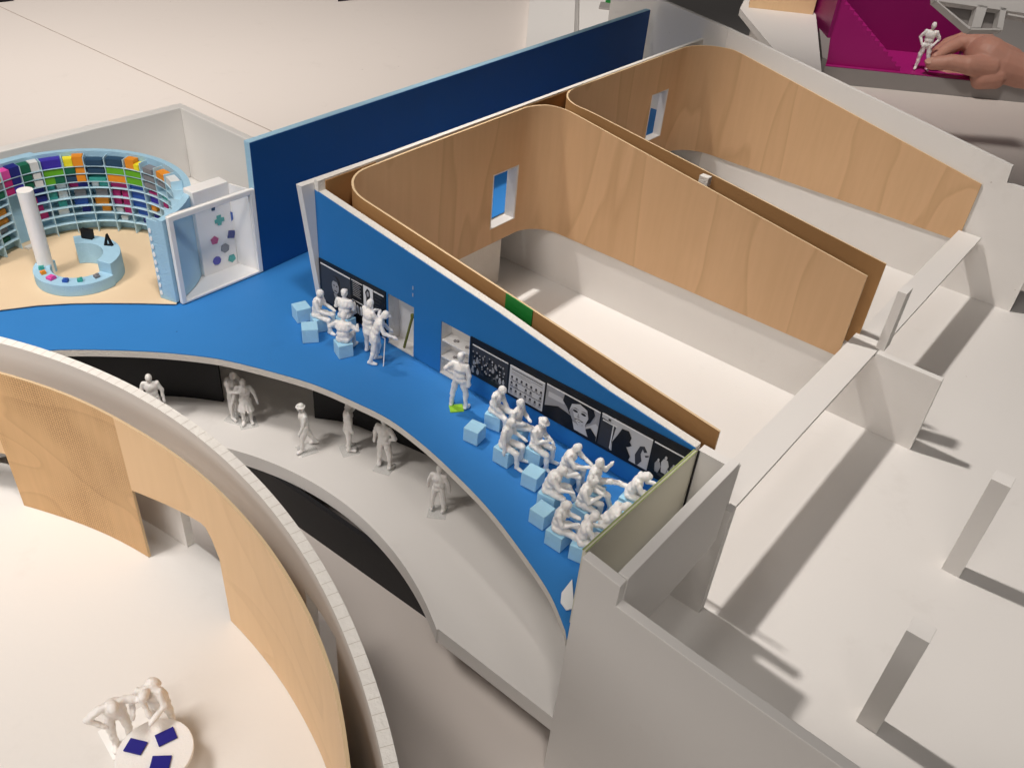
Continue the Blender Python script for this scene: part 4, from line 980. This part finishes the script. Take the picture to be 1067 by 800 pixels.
# pink model on a white plinth
PZ = -.071
pk = thing('magenta_room_model', P(930, 70, ZG), 'magenta room model with a stair on a white plinth', 'model')
f0, f1 = P(857, 78, PZ), P(1090, 101, PZ)
fd = (f1 - f0).normalized(); bd = Vector((-fd.y, fd.x, 0))
f0 = P(857, 69.5, PZ); f0e = f0 - fd * .02
mb = MB(); mb.ext([Vector((q.x, q.y, ZG + .0002)) for q in (f0e, f0 + fd * .62, f0 + fd * .62 + bd * .55, f0e + bd * .55)], (0, 0, PZ - ZG - .0002)); mb.build('plinth', 'grey', pk)
lift = Vector((0, 0, .0004))
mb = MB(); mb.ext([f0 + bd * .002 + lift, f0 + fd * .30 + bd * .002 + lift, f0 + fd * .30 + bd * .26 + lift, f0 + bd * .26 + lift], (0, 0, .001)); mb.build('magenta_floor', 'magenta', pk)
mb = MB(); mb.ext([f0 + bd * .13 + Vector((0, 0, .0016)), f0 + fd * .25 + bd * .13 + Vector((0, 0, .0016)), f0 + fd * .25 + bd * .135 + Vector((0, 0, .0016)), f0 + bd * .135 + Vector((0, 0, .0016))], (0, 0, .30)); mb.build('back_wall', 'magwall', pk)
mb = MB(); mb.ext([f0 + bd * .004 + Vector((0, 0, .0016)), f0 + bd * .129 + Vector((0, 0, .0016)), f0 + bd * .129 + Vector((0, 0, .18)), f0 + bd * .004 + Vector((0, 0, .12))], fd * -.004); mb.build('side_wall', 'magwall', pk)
# stair: descending flight with sawtooth top
st = []; N = 14; L0, H0 = .118, .092
prof = [(0, 0)]
for i in range(N):
    prof += [(L0 * (1 - i / N), H0 * i / N), (L0 * (1 - i / N), H0 * (i + 1) / N)]
prof.append((0, H0))
s0 = f0 + bd * .010 + Vector((0, 0, .0016)) + fd * .001
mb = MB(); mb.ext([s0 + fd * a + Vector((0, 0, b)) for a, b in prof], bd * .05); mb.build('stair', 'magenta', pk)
# white wedge building left of it
wb = thing('white_building_model', P(815, 40, ZG), 'white model building with a sloping front corner and plywood block on top', 'model')
slabpix([(771, 9), (779, -6), (868, -6), (850, 14.5), (856, 74), (855, 80), (806, 51), (785, 26)], -.030, -.020).build('roof_slab', 'board', wb)
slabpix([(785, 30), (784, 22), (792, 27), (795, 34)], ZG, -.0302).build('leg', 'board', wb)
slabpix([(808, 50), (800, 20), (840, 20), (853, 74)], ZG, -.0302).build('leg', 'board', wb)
mb = slabpix([(780, 7), (848, 15.5), (852, -12), (781, -18)], -.0198, .030)
q = [P(x, y, -.0198) for x, y in ((780, 8), (847, 15.5), (848, 8), (781, 1))]
mb = MB(); mb.ext(q, (0, 0, .06)); mb.build('plywood_block', 'ply', wb)
mb = MB(); q = [P(x, y, -.0198) for x, y in ((850, 15.5), (854, 60), (858, 60), (860, 10))]
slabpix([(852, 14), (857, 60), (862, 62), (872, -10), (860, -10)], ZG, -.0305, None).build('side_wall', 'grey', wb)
# upside-down ribbed white model in the corner
rm = thing('ribbed_model', P(1030, 20, -.02), 'ribbed white cardboard model jutting over the hand at upper right', 'model')
dp = 1.02
def rib(name, pix, th, m='board', depth=dp, vec=None):
    mb = MB(); mb.ext([D(x, y, depth) for x, y in pix], vec or (R @ Vector((0, 0, -th)))); mb.build(name, m, rm)
rib('edge_board', [(973, -8), (974, 1), (1067, 14), (1110, 20), (1110, -8)], .010)
rib('sloped_board', [(974, 0), (977, 1), (1012, 29.5), (1010, 31)], .012)
rib('rib', [(1012, 29), (1019, 5), (1029, 7), (1022, 29)], .012)
rib('rib', [(1039, 29), (1043, 8), (1049, 9), (1045, 30)], .012)
rib('inner_board', [(980, 3), (1048, 9), (1044, 31), (1012, 30)], .002, 'grey', depth=dp + .014)
rib('lower_edge', [(1011, 29.5), (1012, 31.5), (1045, 31.5), (1045, 30)], .012)
rib('thin_ledge', [(1050, 14), (1110, 24), (1110, 26), (1050, 16)], .01)
mb = slabpix([(1046, 60), (1046, -10), (1130, -10), (1130, 60)], ZG + .001, -.0930); 
tag(mb.build('grey_card_base', 'grey'), 'grey green card sheet behind the wrist at the right edge', 'card')

# white boxes upper middle
mb = slabpix([(547, 62), (553, -12), (600, -12), (597, 62)], ZG + .0002, -.075)
tag(mb.build('white_box', 'board'), 'white flat box beyond the tall blue wall, nearer the seam', 'box')
bx2 = thing('pale_box', P(650, 10, ZG), 'pale box with an open top right of the white flat box', 'box')
slabpix([(603, 60), (604, -12), (680, -12), (672, 30)], ZG + .0002, -.085).build('box_base', 'board', bx2)
slabpix([(624, 8), (626, 2), (668, 5), (660, 12)], -.0848, -.082).build('grey_insert', 'grey', bx2)
slabpix([(631, 1), (632, -1), (642, 1), (641, 3)], -.0819, -.079).build('green_tab', 'green', bx2)
slabpix([(597.5, 60), (600.5, -20), (603, -20), (602.5, 60)], ZG + .0002, -.092).build('dark_gap_strip', 'floor', bx2)
for (px, py, sx, lab) in ((4, -1, 9, 'dark object edge at the top left corner of table'), (362, -2, 10, 'small dark object at the table\'s far edge, top of photo')):
    mb = slabpix([(px - sx, py + 1.5), (px + sx, py - .5), (px + sx, py - 6), (px - sx, py - 6)], ZG + .0002, ZG + .004)
    tag(mb.build('dark_object', 'black'), lab, 'object')

# held figure + hand
hf = P(957, 73, PZ + .0016); hs = .0405
o, zm = person('larger white figure with hands in pockets, held by the big hand', body_bm(lean=0, head=(0, 0), coat=False, arms=[((-.65, -.1, -.9), (.55, .35, -.8)), ((.55, -.1, -.95), (-.45, .35, -.8))], legs=[((-.22, .05, -1), (-.22, -.05, -1)), ((.08, 0, -1), (.02, 0, -1))]), hf, rad(-105), hs, voxel=.016)
o.location.z = PZ + .0018 - zm
dpt = (R.transposed() @ (hf + Vector((0, 0, .03)) - CAM)).z * -1

bm = bmesh.new()
def hp_(x, y, dz=0): return D(x, y, dpt + dz)
pxm = dpt / F
def chain(pts, seg=16):
    for a, b in zip(pts, pts[1:]): capsule(bm, hp_(*a[:2], a[3] if len(a) > 3 else 0), hp_(*b[:2], b[3] if len(b) > 3 else 0), a[2] * pxm * .93, b[2] * pxm * .93, seg)
# forearm, wrist, palm
chain([(1125, 82, 24, .0), (1085, 77, 21.5, 0), (1058, 74, 20, 0), (1040, 68, 22, 0), (1027, 60, 23, .002)])
chain([(1027, 55, 20, .012), (1020, 50, 17, .016)]); chain([(1034, 80, 15, -.004), (1022, 82, 12, -.004)])
chain([(1048, 64, 18, .015), (1026, 52, 16, .022)])
# index and middle: reach left behind the figure, bent at the knuckle
chain([(1022, 45, 12, .012), (1001, 45, 8.6, .014), (986, 52, 7.4, .012), (974, 60, 6.2, .008)])
chain([(1026, 44, 11, .030), (1004, 41, 8.6, .036), (987, 46, 7.2, .034), (976, 54, 6.0, .026)])
# ring and little finger curled under
chain([(1020, 72, 12, .024), (1002, 74, 8.5, .034), (988, 76, 7, .034), (980, 73, 5.8, .028)])
chain([(1022, 80, 10, .016), (1006, 80, 7.5, .026), (994, 80, 6.2, .028), (986, 78, 5.2, .024)])
# thumb: from the side of the palm, in front
chain([(1028, 70, 14, -.012), (1008, 68, 10.5, -.018), (990, 65, 8.6, -.016), (971, 66.5, 7.0, -.008)])
me = remesh(bm, .0016, 1, 5); me.materials.append(M['skin'])
ctr = hp_(1040, 70); me.transform(Matrix.Translation(-ctr)); me.name = 'hand'
ho = bpy.data.objects.new('hand', me); COL.objects.link(ho); ho.location = ctr
tag(ho, 'bare hand and wrist reaching in from the right, pinching the larger figure', 'hand')
# thumb nail
mb = MB(); c = hp_(969, 63.5, -.0155); ex = (R @ Vector((1, .05, 0))) * 5.0 * pxm; ey = (R @ Vector((0, 1, 0))) * 3.0 * pxm; 
nm = mat('nail', (.60, .36, .28), .3)
mb.ext([c + ex * cos(t) + ey * sin(t) for t in [2 * pi * i / 16 for i in range(16)]], R @ Vector((0, 0, -.003)))
ho['_w'] = list(ctr); mb.build('thumb_nail', nm, ho)

# ================================================================== LIGHT, WORLD, CAMERA
W_ = bpy.data.worlds.new('World'); sc.world = W_; W_.use_nodes = True
bgn = W_.node_tree.nodes['Background']; bgn.inputs[0].default_value = (1.0, .92, .87, 1); bgn.inputs[1].default_value = .035
def aim(o, target):
    d = Vector(target) - o.location; o.rotation_euler = d.to_track_quat('-Z', 'Y').to_euler()
def spot(name, target, back, dist, energy, cone, blend, soft, col=(1, .90, .80)):
    l = bpy.data.lights.new(name, 'SPOT'); l.energy = energy; l.color = col; l.shadow_soft_size = soft; l.spot_size = rad(cone); l.spot_blend = blend
    o = bpy.data.objects.new(name, l); COL.objects.link(o); back = Vector(back).normalized()
    o.location = Vector(target) + back * dist; aim(o, target); return o
UPV = Vector((0, 0, 1))
def spot_at(name, pos, target, energy, cone, blend, soft, col=(1, .93, .868)):
    l = bpy.data.lights.new(name, 'SPOT'); l.energy = energy; l.color = col; l.shadow_soft_size = soft; l.spot_size = rad(cone); l.spot_blend = blend
    o = bpy.data.objects.new(name, l); COL.objects.link(o); o.location = pos; aim(o, target); return o
def area_at(name, pos, target, energy, sx, sy, col=(1, .93, .868)):
    l = bpy.data.lights.new(name, 'AREA'); l.shape = 'RECTANGLE'; l.size = sx; l.size_y = sy; l.energy = energy; l.color = col
    o = bpy.data.objects.new(name, l); COL.objects.link(o); o.location = pos; aim(o, target); return o
KEY = w(-.386, .03, 1.12)
spot_at('gallery_spot', KEY, w(.26, .26), 47, 30, .45, .028)        # crisp strip shadows
spot_at('round_room_spot', Vector((-.62, .0, 1.25)), Vector((-.33, .10, 0)), 52, 34, .9, .2)
area_at('front_fill', w(.45, -1.3, .7), w(.35, .0), 4.2, .9, .5)  # added soft fill from the camera side for front faces
spot_at('apron_fill', Vector((.06, -.55, 1.25)), Vector((-.01, .18, ZG)), 15, 17, 1.0, .12)  # added fill that lifts the table top before the lower slab
spot_at('lobby_spot', w(-.02, -.95, 1.55), w(.06, .0), 9, 21, 1.0, .055)
spot_at('wall_fill', w(.10, -.95, 1.6), w(.14, .45, .05), 14, 24, 1.0, .25)  # no known fixture: added to brighten outer wall and far linings
spot_at('right_fill', w(.85, .06, 1.3), w(.60, .08), 14, 30, 1.0, .28)  # soft fill added over the open floor round the columns
spot_at('table_fill', Vector((-.9, .2, 1.7)), Vector((-.5, 1.35, ZG)), 200, 44, 1.0, .15)  # added to brighten the far table, no known source
spot_at('library_fill', Vector((.15, -.1, 1.5)), Vector((-.31, .47, 0)), 58, 19, 1.0, .12)  # fill added from the front for parapet and bookshelf
spot_at('library_fill', Vector((-.75, -.2, 1.2)), Vector((-.22, .48, 0)), 20, 28, 1.0, .08)  # second added library fill, from the left
spot_at('model_fill', Vector((.1, .7, 1.9)), Vector((.60, 1.75, ZG)), 115, 40, 1.0, .15)  # added fill for the background models and the hand

cam = bpy.data.cameras.new('camera'); co = bpy.data.objects.new('camera', cam); COL.objects.link(co)
cam.sensor_fit = 'HORIZONTAL'; cam.sensor_width = 36; cam.lens = F / 1067 * 36
cam.clip_start = .01; cam.clip_end = 60
mw = R.to_4x4(); mw.translation = CAM; co.matrix_world = mw
sc.camera = co
sc.view_settings.view_transform = 'Standard'; sc.view_settings.look = 'None'; sc.view_settings.gamma = 1; sc.view_settings.exposure = 0.18
for o in bpy.data.objects:
    if '_w' in o: del o['_w']
